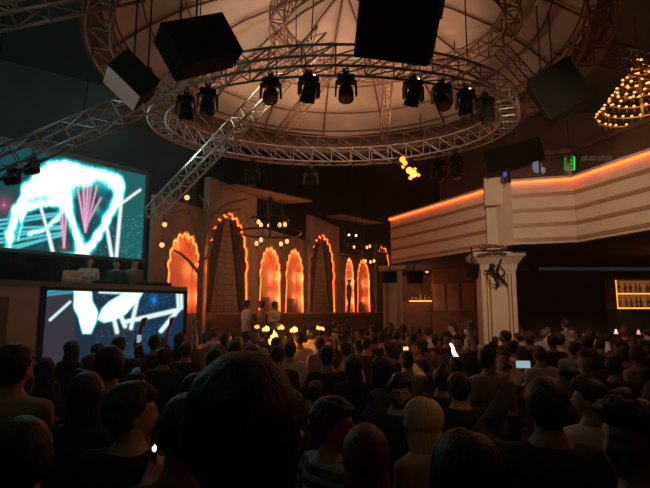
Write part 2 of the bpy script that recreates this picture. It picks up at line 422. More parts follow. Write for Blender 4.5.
for i, (px, py) in enumerate([(349, 235), (356, 235.5)]):
    loc = P(px, py, 21)
    if i == 0:
        pin = thing('pin_spot', 'tiny white pin spot above the far chandelier, one of a close pair', 'spotlight', loc, 'white pin spots')
        MB().ell((0, 0, 0), (.04, .04, .04)).build('lens', M['white_glow'], pin, local=True)
        MB().cyl((0, .0, .03), (0, .06, .2), .045).build('housing', M['dark'], pin, local=True)
        MB().cyl((0, .06, .2), (0, .06, 9.6 - loc.z), .01, n=6).build('hanging_stem', M['dark'], pin, local=True)
    else: dup(pin, loc)

# ------------------------------------------------------------------ main LED screen
def stroke_dist(px, py, pts):
    best = 1e9
    for (ax, ay), (bx, by) in zip(pts, pts[1:]):
        dx, dy = bx - ax, by - ay; L = dx * dx + dy * dy
        t = 0 if L == 0 else max(0, min(1, ((px - ax) * dx + (py - ay) * dy) / L))
        e = math.hypot(px - ax - t * dx, py - ay - t * dy)
        if e < best: best = e
    return best
def inside(px, py, poly):
    c = False; n = len(poly)
    for i in range(n):
        (x1, y1), (x2, y2) = poly[i], poly[(i + 1) % n]
        if (y1 > py) != (y2 > py) and px < (x2 - x1) * (py - y1) / (y2 - y1) + x1: c = not c
    return c
def led_screen(name, parent, p0, u, vz, nx, nz, colour, strength):
    """video wall: fine lattice of picture points, each with its own colour."""
    me = bpy.data.meshes.new(name); off = rootloc(parent); vs, fs, cols = [], [], []
    for j in range(nz + 1):
        for i in range(nx + 1):
            q = p0 + u * (i / nx) + vz * (j / nz); vs.append(tuple(q - off)); a, b, _ = proj(q); cols.append(colour(a, b))
    for j in range(nz):
        for i in range(nx):
            k = j * (nx + 1) + i; fs.append((k, k + 1, k + nx + 2, k + nx + 1))
    me.from_pydata(vs, [], fs); ca = me.color_attributes.new('picture', 'FLOAT_COLOR', 'POINT')
    for k, c_ in enumerate(cols): ca.data[k].color = tuple(c_) + (1,)
    m = bpy.data.materials.new(name + '_leds'); m.use_nodes = True; nt = m.node_tree; nt.nodes.clear()
    o = nt.nodes.new('ShaderNodeOutputMaterial'); e = nt.nodes.new('ShaderNodeEmission'); at = nt.nodes.new('ShaderNodeVertexColor'); at.layer_name = 'picture'
    e.inputs['Strength'].default_value = strength; nt.links.new(at.outputs['Color'], e.inputs['Color']); nt.links.new(e.outputs[0], o.inputs['Surface'])
    me.materials.append(m); ob = bpy.data.objects.new(name, me); C.objects.link(ob); ob.parent = parent
    return ob
def glow(c, d, core, fall, colc, colg):
    if d < core: k = 1.
    else: k = 0
    g = math.exp(-max(0, d - core) / fall)
    return [max(c[i], colg[i] * g * .9, colc[i] * (1 if d < core else max(0, 1 - (d - core) / 2.0) ** 1.3)) for i in range(3)]
WHT, CY, TL, PK = (1.25, 1.4, 1.36), (.12, .85, .84), (.02, .55, .6), (.9, .12, .45)
def s01(a, b, x):
    t = max(0., min(1., (x - a) / (b - a))); return t * t * (3 - 2 * t)
def lit(F, base):
    """dark -> cyan -> white with rising brightness"""
    return [max(base[0], 1.25 * s01(.55, 1.1, F)), max(base[1], 1.3 * s01(.08, .95, F) ** 1.25), max(base[2], 1.25 * s01(.06, .95, F) ** 1.2)]
BANDS = [  # polyline, half width, strength
    ([(9, 256), (10, 232), (17, 209), (30, 190)], 6.5, 1.15), ([(30, 190), (46, 173), (64, 168), (82, 172), (104, 176), (117, 182)], 9.5, 1.25), ([(117, 180), (120, 190), (117, 202), (108, 219), (95, 240), (82, 257)], 6.2, 1.2),
    ([(66, 200), (71, 218), (78, 240), (82, 257)], 6., 1.25), ([(20, 209), (42, 204), (66, 200)], 5., 1.05), ([(64, 204), (56, 220), (46, 229), (30, 234)], 3.6, .95), ([(60, 256), (86, 257)], 4., 1.), ([(24, 212), (19, 240)], 2.4, .7)]
BLOBS = [(52, 176, 15, 1.3), (70, 178, 13, 1.3), (60, 192, 13, 1.2), (38, 190, 10, 1.), (86, 180, 9, .9), (100, 195, 13, .42), (96, 212, 9, .4), (30, 222, 14, .22)]
def pic_main(x, y):
    st = noise.noise(V((x * .55, y * .07, 2.))) * .5 + noise.noise(V((x * .12, y * .12, 9.))) * .6
    w = noise.noise(V((x * .11, y * .11, 3.1))) * 2.0
    F = 0.
    for pts, hw, a in BANDS:
        d = stroke_dist(x + w, y + w * .5, pts); F += .92 * a * math.exp(-(d / (hw * .78)) ** 2 * .9) + .12 * a * math.exp(-d / 8)
    for cx, cy, rr, a in BLOBS:
        d = math.hypot(x + w - cx, y - cy); F += .8 * a * math.exp(-(d / (rr * .9)) ** 2 * .9)
    F *= .9 + .5 * st
    c = lit(F, [.008, .07, .08] if x < 118 else [.01, .12, .12])
    for yy, sl in ((219, -.12), (223, -.16), (228, -.03), (233, -.09), (237, -.2), (241, -.16), (247, -.22), (250, -.3)):
        if x < 62: c = glow(c, abs(y - (yy + sl * (x - 10))), .3, 1.4, (.12, .7, .78), (.02, .36, .42))
    c = glow(c, math.hypot(x - 4, y - 205), .5, 5, (.7, .3, .6), (.5, .09, .33))
    for a, b, wd in (((41, 208), (48, 232), .6), ((48, 232), (54, 257), 1.0), ((107, 228), (112.5, 261), .9), ((121, 203), (116, 261), .9), ((118, 206), (140, 190), .5)):
        c = glow(c, stroke_dist(x, y, [a, b]), wd, 1.4, (.9, 1.1, 1.1), (.05, .45, .45))
    for a, b, k in (((62, 212), (64, 247), 1), ((66.5, 211), (64, 247), 1), ((60, 216), (64, 247), .6), ((85.5, 232), (78, 190), 1), ((85.5, 232), (83, 176), 1), ((85.5, 232), (88, 178), 1), ((85.5, 232), (92, 180), .8), ((85.5, 232), (97, 186), .8), ((86, 226), (101, 198), .8), ((84, 215), (82, 172), .6)):
        c = glow(c, stroke_dist(x, y, [a, b]), .15, .8, (.95 * k, .5 * k, .75 * k), (.3 * k, .05 * k, .2 * k))
    c = glow(c, math.hypot(x - 64, y - 247), .8, 1.6, (.9, .3, .6), (.6, .08, .3))
    c = glow(c, stroke_dist(x, y, [(86, 250), (86, 257)]), 1.4, 2.2, (.05, .6, .85), (.03, .4, .6))
    if noise.noise(V((x * 1.3, y * 1.3, 5.))) > .5 and ((x > 88 and y > 215) or (x < 45 and y > 238)): c = [max(q, p) for q, p in zip(c, (.25, .6, .62))]
    return c
Q0 = P(-75, 255, 10.6); Q1 = P(140.5, 257, 14.5)
zt = (P(140.5, 178.5, 14.5).z + P(0, 146.5, 12).z) / 2; zb = (P(139, 257, 14.5).z + P(0, 252.5, 12).z) / 2
Q0.z = Q1.z = zb; ud = (Q1 - Q0); uh = ud.normalized(); sn = V((uh.y, -uh.x, 0))
print('screen', Q0, Q1, zt, zb)
ms = thing('video_screen', 'huge video wall of white and cyan light shapes above the DJ booth', 'LED screen', V((Q1.x, Q1.y, 0)))
led_screen('screen_picture', ms, Q0 + sn * .06, ud, V((0, 0, zt - zb)), 300, 130, pic_main, 1.0)
MB().hexa(Q0 - sn * .25, ud, V((0, 0, zt - zb)), sn * .305).build('cabinet', M['dark'], ms)
mb = MB()
for a, b in ((zt, .14), (zb - .08, .08)): mb.hexa(Q0 + V((0, 0, a - zb)) - sn * .25, ud + uh * .08, V((0, 0, b)), sn * .36)
mb.hexa(Q1 - sn * .25, uh * .08, V((0, 0, zt - zb + .1)), sn * .36)
mb.build('bezel', M['deskgrey'], ms)
mb = MB()
for f in (.35, .6, .85): mb.cyl(Q0 + ud * f - sn * .1 + V((0, 0, -zb)), Q0 + ud * f - sn * .1 + V((0, 0, zt - zb)), .06)
mb.build('support_frame', M['dark'], ms)

# ------------------------------------------------------------------ DJ booth
B0 = P(-70, 288, 8.3); B1 = P(186, 291, 12.0); B46 = None
bz = (P(46, 286.5, 9.5).z + P(185, 291, 12.).z) / 2
B0.z = B1.z = 0; bu = (B1 - B0).normalized(); bn = V((bu.y, -bu.x, 0)); BL = (B1 - B0).length
def on_booth(px, py, push=0.):
    d = ray(px, py); t = (B0 + bn * push - EYE).dot(bn) / d.dot(bn); q = EYE + d * t
    return (q - B0).dot(bu), q.z
def b3(s, z, push=0.): return B0 + bu * s + bn * push + V((0, 0, z))
sL, _ = on_booth(46, 300); sR, _ = on_booth(184, 300); sM, _ = on_booth(40, 300)
booth = thing('dj_booth', 'raised DJ booth with a long dark counter and a screen front', 'DJ booth', b3(BL / 2, 0, -.4))
def bb(mb, s0, s1, z0, z1, p0, p1): return mb.prism([b3(s0, z0, p0), b3(s1, z0, p0), b3(s1, z0, p1), b3(s0, z0, p1)], V((0, 0, z1 - z0)))
CT = bz + .1
bb(MB(), 0, BL, bz, CT, -.75, .06).build('counter_top', M['deskgrey'], booth)
bb(MB(), 0, sM, 0, bz, -.7, 0).build('side_panel', M['beige'], booth)
bb(MB(), sM, BL, 0, bz, -.7, -.06).build('front_cabinet', M['dark'], booth)
mb = MB(); bb(mb, sM, sL, 0, bz, -.06, .03); bb(mb, sR, sR + .08, 0, bz, -.06, .03); bb(mb, sL, sR, bz - .07, bz, -.06, .02); bb(mb, sL, sR, .6, .7, -.06, .02)
mb.build('screen_frame', M['dark'], booth)
s8, _ = on_booth(9, 300); bb(MB(), 0.3, s8, 0, on_booth(9, 297)[1], 0, .015).build('door', M['deskgrey'], booth)
DZ = CT - 1.06
bb(MB(), 0, BL, 0, DZ, -2.4, -.76).build('riser', M['dark'], booth)
def pic_front(x, y):
    w = noise.noise(V((x * .09, y * .09, 7.1))) * 1.5
    c = [.018, .03, .06]
    if x < 75: c = [.045, .04, .055]
    elif x > 140: c = [.006, .035, .085]
    for yy in (288, 292, 295):
        if x < 74: c = glow(c, abs(y - (yy - .12 * (x - 46))), .5, 1., (.05, .4, .5), (.02, .2, .26))
    F = 0.; st = noise.noise(V((x * .2, y * .2, 4.))) * .6
    for poly in ([(74, 284), (90, 284), (92, 300), (97, 313), (95, 322), (90, 333), (83, 333), (80, 320), (75, 308)], [(99, 319), (103, 309), (110, 302), (118, 297), (126, 291), (145, 287), (139, 298), (131, 307), (122, 316), (113, 320), (105, 322)]):
        d = stroke_dist(x + w, y, poly + poly[:1]); s_ = d if inside(x + w, y, poly) else -d
        F += 1.3 * s01(-2.6, 2.4, s_) + .3 * math.exp(-max(0, -s_) / 4.5)
    q_ = lit(F * (1 + .2 * st), [0, 0, 0]); c = [max(a_, b_) for a_, b_ in zip(c, q_)]
    for a, b, wd in (((138, 296), (131, 328), 1.1), ((113, 315), (117, 332), 1.2), ((120, 314), (125, 326), 1.4), ((125, 322), (178, 310), 1.3), ((177.5, 291), (178.5, 310), .7), ((181, 291), (181.5, 308), .8), ((179, 309), (161, 331), 1.2), ((100, 292), (124, 293), .4), ((70, 302), (50, 320), .4)):
        c = glow(c, stroke_dist(x, y, [a, b]), wd, 1.4, (.9, 1.15, 1.2), (.05, .3, .4))
    c = glow(c, math.hypot((x - 154), (y - 300) * .8), 1.5, 3.5, (.02, .25, .8), (.01, .18, .5))
    if noise.noise(V((x * 1.1, y * 1.1, 5.))) > .52 and 95 < x < 172: c = [max(q, p) for q, p in zip(c, (.1, .35, .5))]
    return c
led_screen('front_screen', booth, b3(sL, .7, .0), bu * (sR - sL), V((0, 0, bz - .77)), 260, 130, pic_front, .9)
# gear on the counter
def gear(name, label, cat, px, py, w, h, dp, push, m, extra=None):
    s, _ = on_booth(px, py, push); c = b3(s, CT + .001, push)
    t = thing(name, label, cat, c)
    rot = Matrix((bu, bn, V((0, 0, 1)))).transposed()
    MB().box(c + V((0, 0, h / 2)), (w, dp, h), rot).build('body', m, t, bevel=.01)
    mb = MB(); 
    if extra == 'mixer':
        for i in range(6):
            for j in range(2): mb.cyl(c + rot @ V((-w * .4 + w * .16 * i, -dp * .2 + dp * .4 * j, h)), c + rot @ V((-w * .4 + w * .16 * i, -dp * .2 + dp * .4 * j, h + .03)), .014, n=8)
        mb.build('control_panel', M['deskgrey'], t)
        MB().cyl(c + rot @ V((0, 0, h)), c + rot @ V((0, 0, h + .012)), dp * .3, n=20).build('jog_wheel', M['dark'], t)
    elif extra == 'speaker':
        MB().cyl(c + rot @ V((0, dp / 2, h * .4)), c + rot @ V((0, dp / 2 + .01, h * .4)), w * .3, n=20).build('cone', M['grille'], t)
        MB().cyl(c + rot @ V((0, dp / 2, h * .8)), c + rot @ V((0, dp / 2 + .01, h * .8)), w * .12, n=16).build('tweeter', M['grille'], t)
    elif extra == 'laptop':
        MB().box(c + rot @ V((0, dp * .5, .14)), (w, .015, .24), rot @ Matrix.Rotation(R(-14), 3, 'X')).build('lid', M['laptop'], t)
    return t
gear('laptop', 'open silver laptop on the DJ counter before the screen', 'laptop', 70, 277, .4, .02, .26, -.35, M['laptop'], 'laptop')
gear('mixer', 'dark DJ mixer box at the counter end', 'mixer', 160, 287, .42, .09, .36, -.32, M['dark'], 'mixer')
gear('mixer', 'dark turntable deck between the two DJs', 'mixer', 104, 284, .36, .08, .34, -.32, M['dark'], 'mixer')
gear('mixer', 'dark deck next to the counter end mixer', 'mixer', 143, 286, .34, .07, .34, -.32, M['dark'], 'mixer')
gear('monitor_speaker', 'black monitor speaker on the booth beside the laptop', 'speaker', 38, 278, .34, .46, .34, -.3, M['black'], 'speaker')
gear('monitor_speaker', 'low black stage monitor at the far end of the booth', 'speaker', 14, 278, .5, .32, .36, -.35, M['black'], 'speaker')
# ------------------------------------------------------------------ fabric canopy and truss rings
def top_z(x, y):
    d_ = math.hypot(x - AC.x, y - AC.y)
    if d_ > AR + .34: return 9.6
    if d_ > AR - .3: return ZA - .035
    z = prof[0][1]
    for (r0, z0), (r1, z1) in zip(prof, prof[1:]):
        if r1 <= d_ <= r0: z = z0 + (z1 - z0) * (r0 - d_) / (r0 - r1)
    if d_ < prof[-1][0]: z = prof[-1][1]
    return z - .15
ZA = CZ + 4.3; AC = V((.38, 8.83, 0)); AR = 4.27
prof = [(AR - .02, ZA + .48), (AR * .96, ZA + .62), (AR * .86, ZA + .95), (AR * .7, ZA + 1.35), (AR * .5, ZA + 1.68), (AR * .25, ZA + 1.9), (.25, ZA + 1.96)]
def ring_pts(c, rx, ry, z, n=72, a0=0., a1=2 * math.pi, closed=True):
    return [V((c.x + rx * math.cos(a0 + (a1 - a0) * k / (n if closed else n - 1)), c.y + ry * math.sin(a0 + (a1 - a0) * k / (n if closed else n - 1)), z)) for k in range(n)]
def ring_truss(name, label, c, rx, ry, z, w, h, m, rch=.024, bays=48, hang=None):
    t = thing(name, label, 'truss', V((c.x, c.y, z)))
    lat = MB(); N = bays * 2
    A = ring_pts(c, rx - w / 2, ry - w / 2, z, N); Bq = ring_pts(c, rx + w / 2, ry + w / 2, z, N)
    A2 = [p + V((0, 0, h)) for p in A]; B2 = [p + V((0, 0, h)) for p in Bq]
    for q in (A, Bq, A2, B2): MB().tube(q, rch, 6, True).build('chord', m, t, smooth=True)
    for i in range(0, N, 2):
        j = (i + 1) % N; k = (i + 2) % N
        for a, b in ((A[i], A2[i]), (Bq[i], B2[i]), (A[i], Bq[i]), (A2[i], B2[i]), (A[i], A2[k]), (Bq[i], B2[k]), (A2[i], B2[k]), (A[i], Bq[k])):
            lat.cyl(a, b, rch * .55, n=5)
    lat.build('lattice', m, t)
    if hang:
        for q in hang: MB().cyl(V((c.x + rx * math.cos(q), c.y + ry * math.sin(q), z + h)), V((c.x + rx * math.cos(q), c.y + ry * math.sin(q), max(z + h + .02, top_z(c.x + rx * math.cos(q), c.y + ry * math.sin(q))))), .012, n=6).build('hanging_cable', M['dark'], t)
    return t
ring_truss('canopy_truss', 'large bronze ring truss round the rim of the fabric canopy', AC, AR, AR, ZA, .34, .40, M['rust'], .028, 44, [.5, 2.0, 3.6, 5.2])
nB, fB = at_z(333, 62, CZ + 4.0).y, at_z(333, 158, CZ + 4.0).y
BC = V((.17, (nB + fB) / 2, 0)); BRX, BRY = 3.66, (fB - nB) / 2; ZBR = CZ + 3.85
ring_truss('lighting_truss', 'oval aluminium lighting truss hung below the canopy carrying the moving heads', BC, BRX, BRY, ZBR, .34, .36, M['alu'], .026, 44, [.9, 2.2, 4.0, 5.4])
# fabric dome
can = thing('fabric_canopy', 'tan fabric canopy domed inside the big ring truss', 'canopy', V((AC.x, AC.y, ZA)))
# (rim to crown)
NR = 96
def dome_row(rad, z, sag=.05): return [V((AC.x + rad * math.cos(2 * math.pi * k / NR), AC.y + rad * math.sin(2 * math.pi * k / NR), z + sag * abs(math.sin(math.pi * k / NR * 16 / 2)))) for k in range(NR)]
mb = MB(); mb.loft([dome_row(a, b) for a, b in prof], cap=False); mb.loft([dome_row(a, b + .03) for a, b in prof], cap=False)
mb.build('membrane', M['fabric'], can, smooth=True)
for k in range(16):
    a = 2 * math.pi * k / 16 + .1
    MB().tube([V((AC.x + q * math.cos(a), AC.y + q * math.sin(a), z - .03)) for q, z in prof], .022, 6).build('rib', M['rib'], can, smooth=True)
for q in (1, 2, 3): MB().tube(ring_pts(AC, prof[q][0] - .02, prof[q][0] - .02, prof[q][1] - .05, 64), .018, 6, True).build('hoop', M['rib'], can, smooth=True)
mb = MB(); mb.loft([ring_pts(AC, AR + .25, AR + .25, ZA - .02, 96), ring_pts(AC, AR + .25, AR + .25, ZA + .5, 96), ring_pts(AC, AR + .02, AR + .02, ZA + .5, 96)], cap=False)
mb.build('rim_band', M['rust'], can, smooth=True)
# inner bronze ring and spokes seen through the canopy
ring_truss('inner_truss', 'smaller bronze ring truss under the crown of the canopy', V((1.25, 8.5, 0)), 2.15, 1.75, ZA + .75, .26, .32, M['rust'], .022, 28, [.8, 2.6, 4.4])

def straight_truss(name, label, a, b, w, m, rch=.022, bay=None, tri=False, up=V((0, 0, 1)), hang=None, cables=()):
    a, b = V(a), V(b); t = (b - a).normalized(); L = (b - a).length
    s = t.cross(up).normalized(); u = s.cross(t).normalized(); h = w / 2
    offs = [s * h - u * h, s * -h - u * h, u * h] if tri else [s * h + u * h, s * -h + u * h, s * -h - u * h, s * h - u * h]
    th = thing(name, label, 'truss', a)
    for o in offs: MB().cyl(a + o, b + o, rch, n=8).build('chord', m, th, smooth=True)
    bay = bay or w * 1.15; n = max(2, int(L / bay)); lat = MB()
    for i in range(n):
        p, q = a + t * (L * i / n), a + t * (L * (i + 1) / n)
        for j in range(len(offs)):
            o1, o2 = offs[j], offs[(j + 1) % len(offs)]
            lat.cyl(p + o1, p + o2, rch * .5, n=5); lat.cyl(p + (o1 if i % 2 else o2), q + (o2 if i % 2 else o1), rch * .5, n=5)
    lat.build('lattice', m, th)
    for f in cables:
        q = a + t * L * f; MB().cyl(q + u * h, V((q.x, q.y, max(q.z + h + .02, top_z(q.x, q.y)))), .012, n=6).build('hanging_cable', M['dark'], th)
    return th
straight_truss('stage_truss', 'long aluminium truss running in over the video screen towards the canopy rim', P(-40, 181, 7.0), P(164, 92, 7.7), .32, M['alu'], .022, cables=(.15, .6))
straight_truss('stage_truss', 'bright raking ladder truss rising from the set wall up through the lighting ring', P(152, 214, 11.2), P(325, 34, 8.35), .27, M['alu'], .022, tri=False, cables=(.4, .95))
straight_truss('roof_truss', 'bronze box truss crossing high above the empty dark corner of the hall', P(-30, 14, 5.6), P(140, -19, 6.3), .36, M['rust'], .026, cables=(.5, .95))
straight_truss('roof_truss', 'bronze truss running from the canopy rim out over the balcony chandelier', P(560, 40, 8.6), P(690, 78, 10.8), .34, M['rust'], .022, cables=(.3, .9))
IC = V((1.25, 8.5, 0))
for i, (a, lab) in enumerate([(.35, 'bronze spoke truss reaching over towards the balcony under the canopy'), (.95, 'bronze spoke truss running to the canopy rim above the tilted speaker'), (1.5, 'bronze spoke truss running out behind the tall hanging speaker'), (2.1, 'bronze spoke truss between the two biggest hanging speakers'), (2.75, 'bronze spoke truss running over the big tilted speaker')]):
    dr = V((math.cos(a), math.sin(a), 0)); pa_ = IC + V((2.15 * dr.x, 1.75 * dr.y, 0)) + dr * .24
    t_ = 0
    while (pa_ + dr * t_ - AC).length < AR - .32: t_ += .02
    if t_ < .6: continue
    straight_truss('spoke_truss', lab, pa_ + V((0, 0, ZA + .86)), pa_ + dr * t_ + V((0, 0, ZA + .2)), .2, M['rust'], .016, cables=(.5,))
# ------------------------------------------------------------------ hung speakers
def hung_speaker(label, p0, p1, p2, thick, sign, face=None, Y=(6, 6, 6), group=None, shrink=.0):
    p = P(*p0, Y[0]); u = P(*p1, Y[1]) - p; v = P(*p2, Y[2]) - p
    U = u.normalized(); v = v - U * v.dot(U); Vn = v.normalized(); W = U.cross(Vn) * sign
    lu, lv = u.length, v.length
    c = p + u / 2 + v / 2 + W * thick / 2
    t = thing('hanging_speaker', label, 'speaker', c, group)
    f = lambda a, b, w_: p + U * (lu * a) + Vn * (lv * b) + W * (thick * w_)
    # cabinet: slightly tapered towards the rear
    k = shrink
    mb = MB(); mb.add([f(0, 0, 0), f(1, 0, 0), f(1, 1, 0), f(0, 1, 0), f(k, k, 1), f(1 - k, k, 1), f(1 - k, 1 - k, 1), f(k, 1 - k, 1)], [(0, 3, 2, 1), (4, 5, 6, 7), (0, 1, 5, 4), (1, 2, 6, 5), (2, 3, 7, 6), (3, 0, 4, 7)])
    mb.build('cabinet', M['black'], t, bevel=.02)
    # grille on the chosen face
    if face:
        n0, (a, b, c_, d_) = face
        q = [f(*a), f(*b), f(*c_), f(*d_)]; cc = sum(q, V((0, 0, 0))) / 4
        nn = (q[1] - q[0]).cross(q[3] - q[0]).normalized()
        if nn.dot(cc - c) < 0: nn = -nn
        q = [cc + (x - cc) * .97 for x in q]
        MB().prism(q, nn * .015).build('grille', M[n0], t)
    top = f(.5, .5, 1) if f(.5, .5, 1).z > f(.5, 1, .5).z else f(.5, 1, .5)
    mb = MB(); mb.box(top, (.3, .12, .06)); mb.build('hanging_bracket', M['dark'], t)
    for dx in (-.1, .1): MB().cyl(top + V((dx, 0, 0)), V((top.x + dx, top.y, top_z(top.x + dx, top.y))), .016, n=6).build('hanging_chain', M['dark'], t)
    for a in (0.02, .98):
        q = f(a, .5, .5); MB().tube([q + Vn * .12, q + Vn * .12 + U * (.05 if a > .5 else -.05), q - Vn * .12 + U * (.05 if a > .5 else -.05), q - Vn * .12], .014, 6).build('handle', M['dark'], t)
    return t
def hung_box(label, px, py, Y, eul, dims, pale=False, group=None):
    c = P(px, py, Y); rot = Euler(eul, 'XYZ').to_matrix(); t = thing('hanging_speaker', label, 'speaker', c, group)
    MB().box(c, dims, rot).build('cabinet', M['black'], t, bevel=.015)
    ax = [(rot @ V(a), a) for a in ((1, 0, 0), (-1, 0, 0), (0, 1, 0), (0, -1, 0), (0, 0, 1), (0, 0, -1))]
    n, a = min(ax, key=lambda q: q[0].dot((c - EYE).normalized())) if not pale else ax[1]
    k = [abs(q) for q in a].index(1); d2 = [dims[i] * .94 for i in range(3)]; d2[k] = .014
    MB().box(c + n * (dims[k] / 2 + .008), d2, rot).build('grille', M['palegrille' if pale else 'grille'], t)
    tn, ta = max(ax, key=lambda q: q[0].z); kk = [abs(q) for q in ta].index(1); top = c + tn * dims[kk] / 2
    MB().box(top + tn * .02, (.3, .12, .06)).build('hanging_bracket', M['dark'], t)
    for dx in (-.1, .1): MB().cyl(top + V((dx, 0, 0)), V((top.x + dx, top.y, max(top.z + .1, top_z(top.x + dx, top.y)))), .014, n=6).build('hanging_chain', M['dark'], t)
    j = (k + 1) % 3 if (k + 1) % 3 != kk else (k + 2) % 3
    for s in (-1, 1):
        u = [0, 0, 0]; u[j] = s * dims[j] / 2; w_ = rot @ V(u); o_ = w_.normalized() * .04; v_ = tn * .1
        MB().tube([c + w_ + v_, c + w_ + o_ + v_, c + w_ + o_ - v_, c + w_ - v_], .012, 6).build('handle', M['dark'], t)
    return t
g = 'black speakers hung from the rigging'
quadW0 = lambda w_: ((0, 0, w_), (1, 0, w_), (1, 1, w_), (0, 1, w_))
hung_box('large black speaker cabinet tilted under the canopy, beside the pale-faced speaker', 199.2, 46.6, 5.8, (-1.294, -1.05, -2.851), (.571, .876, .399), False, g)
hung_box('black speaker with a pale pinkish face, angled above the video screen', 131.3, 80.6, 6.3, (1.644, -.9, .461), (.369, .552, .601), True, g)
hung_speaker('tall black speaker cabinet hanging from the top centre of the canopy', (353, 57), (428, 67), (359, -60), .75, -1, ('grille', quadW0(0)), (6.0, 5.84, 5.2), g)
hung_box('black speaker tilted towards the balcony, beside the crystal chandelier', 558.2, 92.8, 7.9, (-1.133, 2.976, 1.156), (.705, .766, .716), False, g)
hung_speaker('low black speaker hung just over the balcony edge near the newel', (489, 172), (546, 157), (487, 150), .2, -1, ('grille', quadW0(0)), (11.05, 10.85, 11.05), g)

# ------------------------------------------------------------------ moving head lights
def moving_head(tilt, lens, name='moving_head_spotlight'):
    t = thing(name, 'x', 'stage light', (0, 0, 0))
    mb = MB(); mb.box((0, 0, -.03), (.1, .08, .12)); mb.tube([(-.05, 0, .02), (-.05, 0, .08), (.05, 0, .08), (.05, 0, .02)], .014, 6); mb.build('hanging_clamp', M['dark'], t, local=True)
    MB().box((0, 0, -.14), (.3, .26, .12)).build('base', M['black'], t, bevel=.03, local=True)
    mb = MB()
    for s in (-1, 1): mb.prism([(s * .15, -.07, -.2), (s * .15, .07, -.2), (s * .165, .05, -.48), (s * .165, -.05, -.48)], (s * .035, 0, 0))
    mb.box((0, 0, -.21), (.34, .15, .03)); mb.build('yoke', M['dark'], t, local=True)
    rot = Matrix.Rotation(tilt, 3, 'X')
    hd = MB().lathe([(.06, .17), (.1, .15), (.115, .06), (.125, -.08), (.135, -.16), (.135, -.2), (.115, -.2)], (0, 0, -.4), 20, rot).build('head', M['black'], t, smooth=False, local=True)
    MB().ell(V((0, 0, -.4)) + rot @ V((0, 0, -.192)), (.115, .115, .03), rot).build('lens', M[lens], hd, smooth=True, local=True)
    mb = MB()
    for k in range(3): mb.lathe([(.121 + .002 * k, .02 - k * .035), (.13 + .002 * k, .02 - k * .035), (.13 + .002 * k, .01 - k * .035), (.121 + .002 * k, .01 - k * .035)], (0, 0, -.4), 20, rot)
    mb.build('cooling_rib', M['dark'], hd, local=True)
    return t
protos = {}
heads = [(187, 88, 1, R(10), 0, 'outermost moving head on the lighting truss, beside the big tilted speaker'), (208, 82, 1, R(-14), .3, 'moving head hanging just right of the outermost one, under the big tilted speaker'.replace('just right of', 'next to')),
         (271, 67, 1, R(-38), 0, 'moving head with brown-lit lens where the raking truss meets the ring'), (309, 70, 1, R(25), .5, 'moving head with a tiny bright top light, between the raking truss and tall speaker'),
         (346, 68, 1, R(-20), 0, 'moving head with dull amber lens right below the tall hanging speaker'.replace('right below', 'directly below')), (413, 76, 1, R(30), .4, 'moving head hanging just past the tall speaker, first of the close four'),
         (441, 82, 1, R(-30), .2, 'moving head with amber lens, second of the close four past the tall speaker'), (465, 90, 1, R(8), .1, 'moving head third of the close four past the tall speaker'), (485, 94, 1, R(-12), .6, 'moving head last of the close four, at the balcony end of the ring')]
for i, (px, py, sc_, tilt, rz, lab) in enumerate(heads):
    key = (tilt,)
    # hang from the lower near chord: solve the ring point under this pixel column
    best = None
    for k in range(1440):
        a = math.pi + math.pi * k / 1440
        q = V((BC.x + BRX * math.cos(a), BC.y + BRY * math.sin(a), ZBR))
        e = abs(proj(q)[0] - px)
        if best is None or e < best[0]: best = (e, q)
    q = best[1] - V((0, 0, .03))
    t = moving_head(tilt, 'lensbrown' if i in (2, 4, 6) else 'lens'); t.location = q; t.rotation_euler.z = rz; t['label'] = lab; t['group'] = 'moving heads on the lighting ring'
    t.scale = (.92, .92, .82)
    if i in (3, 5, 7): MB().box((.04, -.12, -.09), (.035, .02, .012)).build('status_light', M['white_glow'], t, local=True)
# lights under the far side of the ring
farl = [(438, 176, 'dark moving head under the far side of the ring, beside the flaring blinder'), (455, 174, 'dark moving head under the far side of the ring, closest to the balcony'), (253, 172, 'dim moving head under the far side of the ring, above the tallest curtained arch'),
        (311, 176, 'dim moving head under the far side of the ring, above the second curtained arch')]
for i, (px, py, lab) in enumerate(farl):
    best = None
    for k in range(1440):
        a = math.pi * k / 1440; q = V((BC.x + BRX * math.cos(a), BC.y + BRY * math.sin(a), ZBR)); e = abs(proj(q)[0] - px)
        if best is None or e < best[0]: best = (e, q)
    t = moving_head(R(-20 + 15 * i), 'lens'); t.location = best[1] - V((0, 0, .09)); t['label'] = lab; t['group'] = 'moving heads under the far rim'
# flaring four-lamp blinder
best = None
for k in range(1440):
    a = math.pi * k / 1440; q = V((BC.x + BRX * math.cos(a), BC.y + BRY * math.sin(a), ZBR)); e = abs(proj(q)[0] - 410)
    if best is None or e < best[0]: best = (e, q)
q = best[1] - V((0, .2, .05))
t = thing('blinder_spotlight', 'flaring orange blinder lamp cluster hanging on the far rim of the lighting ring', 'stage light', q)
d0 = q.y
mb = MB(); mb.box(q + V((0, .12, -.02)), (.1, .12, .1)); mb.build('hanging_clamp', M['dark'], t)
MB().hexa(P(400, 154, d0 + .08), P(420, 172, d0 + .08) - P(400, 154, d0 + .08), P(396, 160, d0 + .08) - P(400, 154, d0 + .08), V((0, .12, 0))).build('housing', M['dark'], t)
for a, b, rr, mm in ((402.5, 159.5, .075, 'flame'), (405, 163, .06, 'flame'), (409.5, 170.5, .085, 'flamey'), (413.5, 174, .09, 'flamey'), (418.5, 175, .045, 'flame'), (410.5, 178, .05, 'flame'), (403, 167, .04, 'flame'), (415, 169, .04, 'flame')):
    MB().ell(P(a, b, d0), (rr, rr * .6, rr)).build('lamp', M[mm], t, smooth=True)
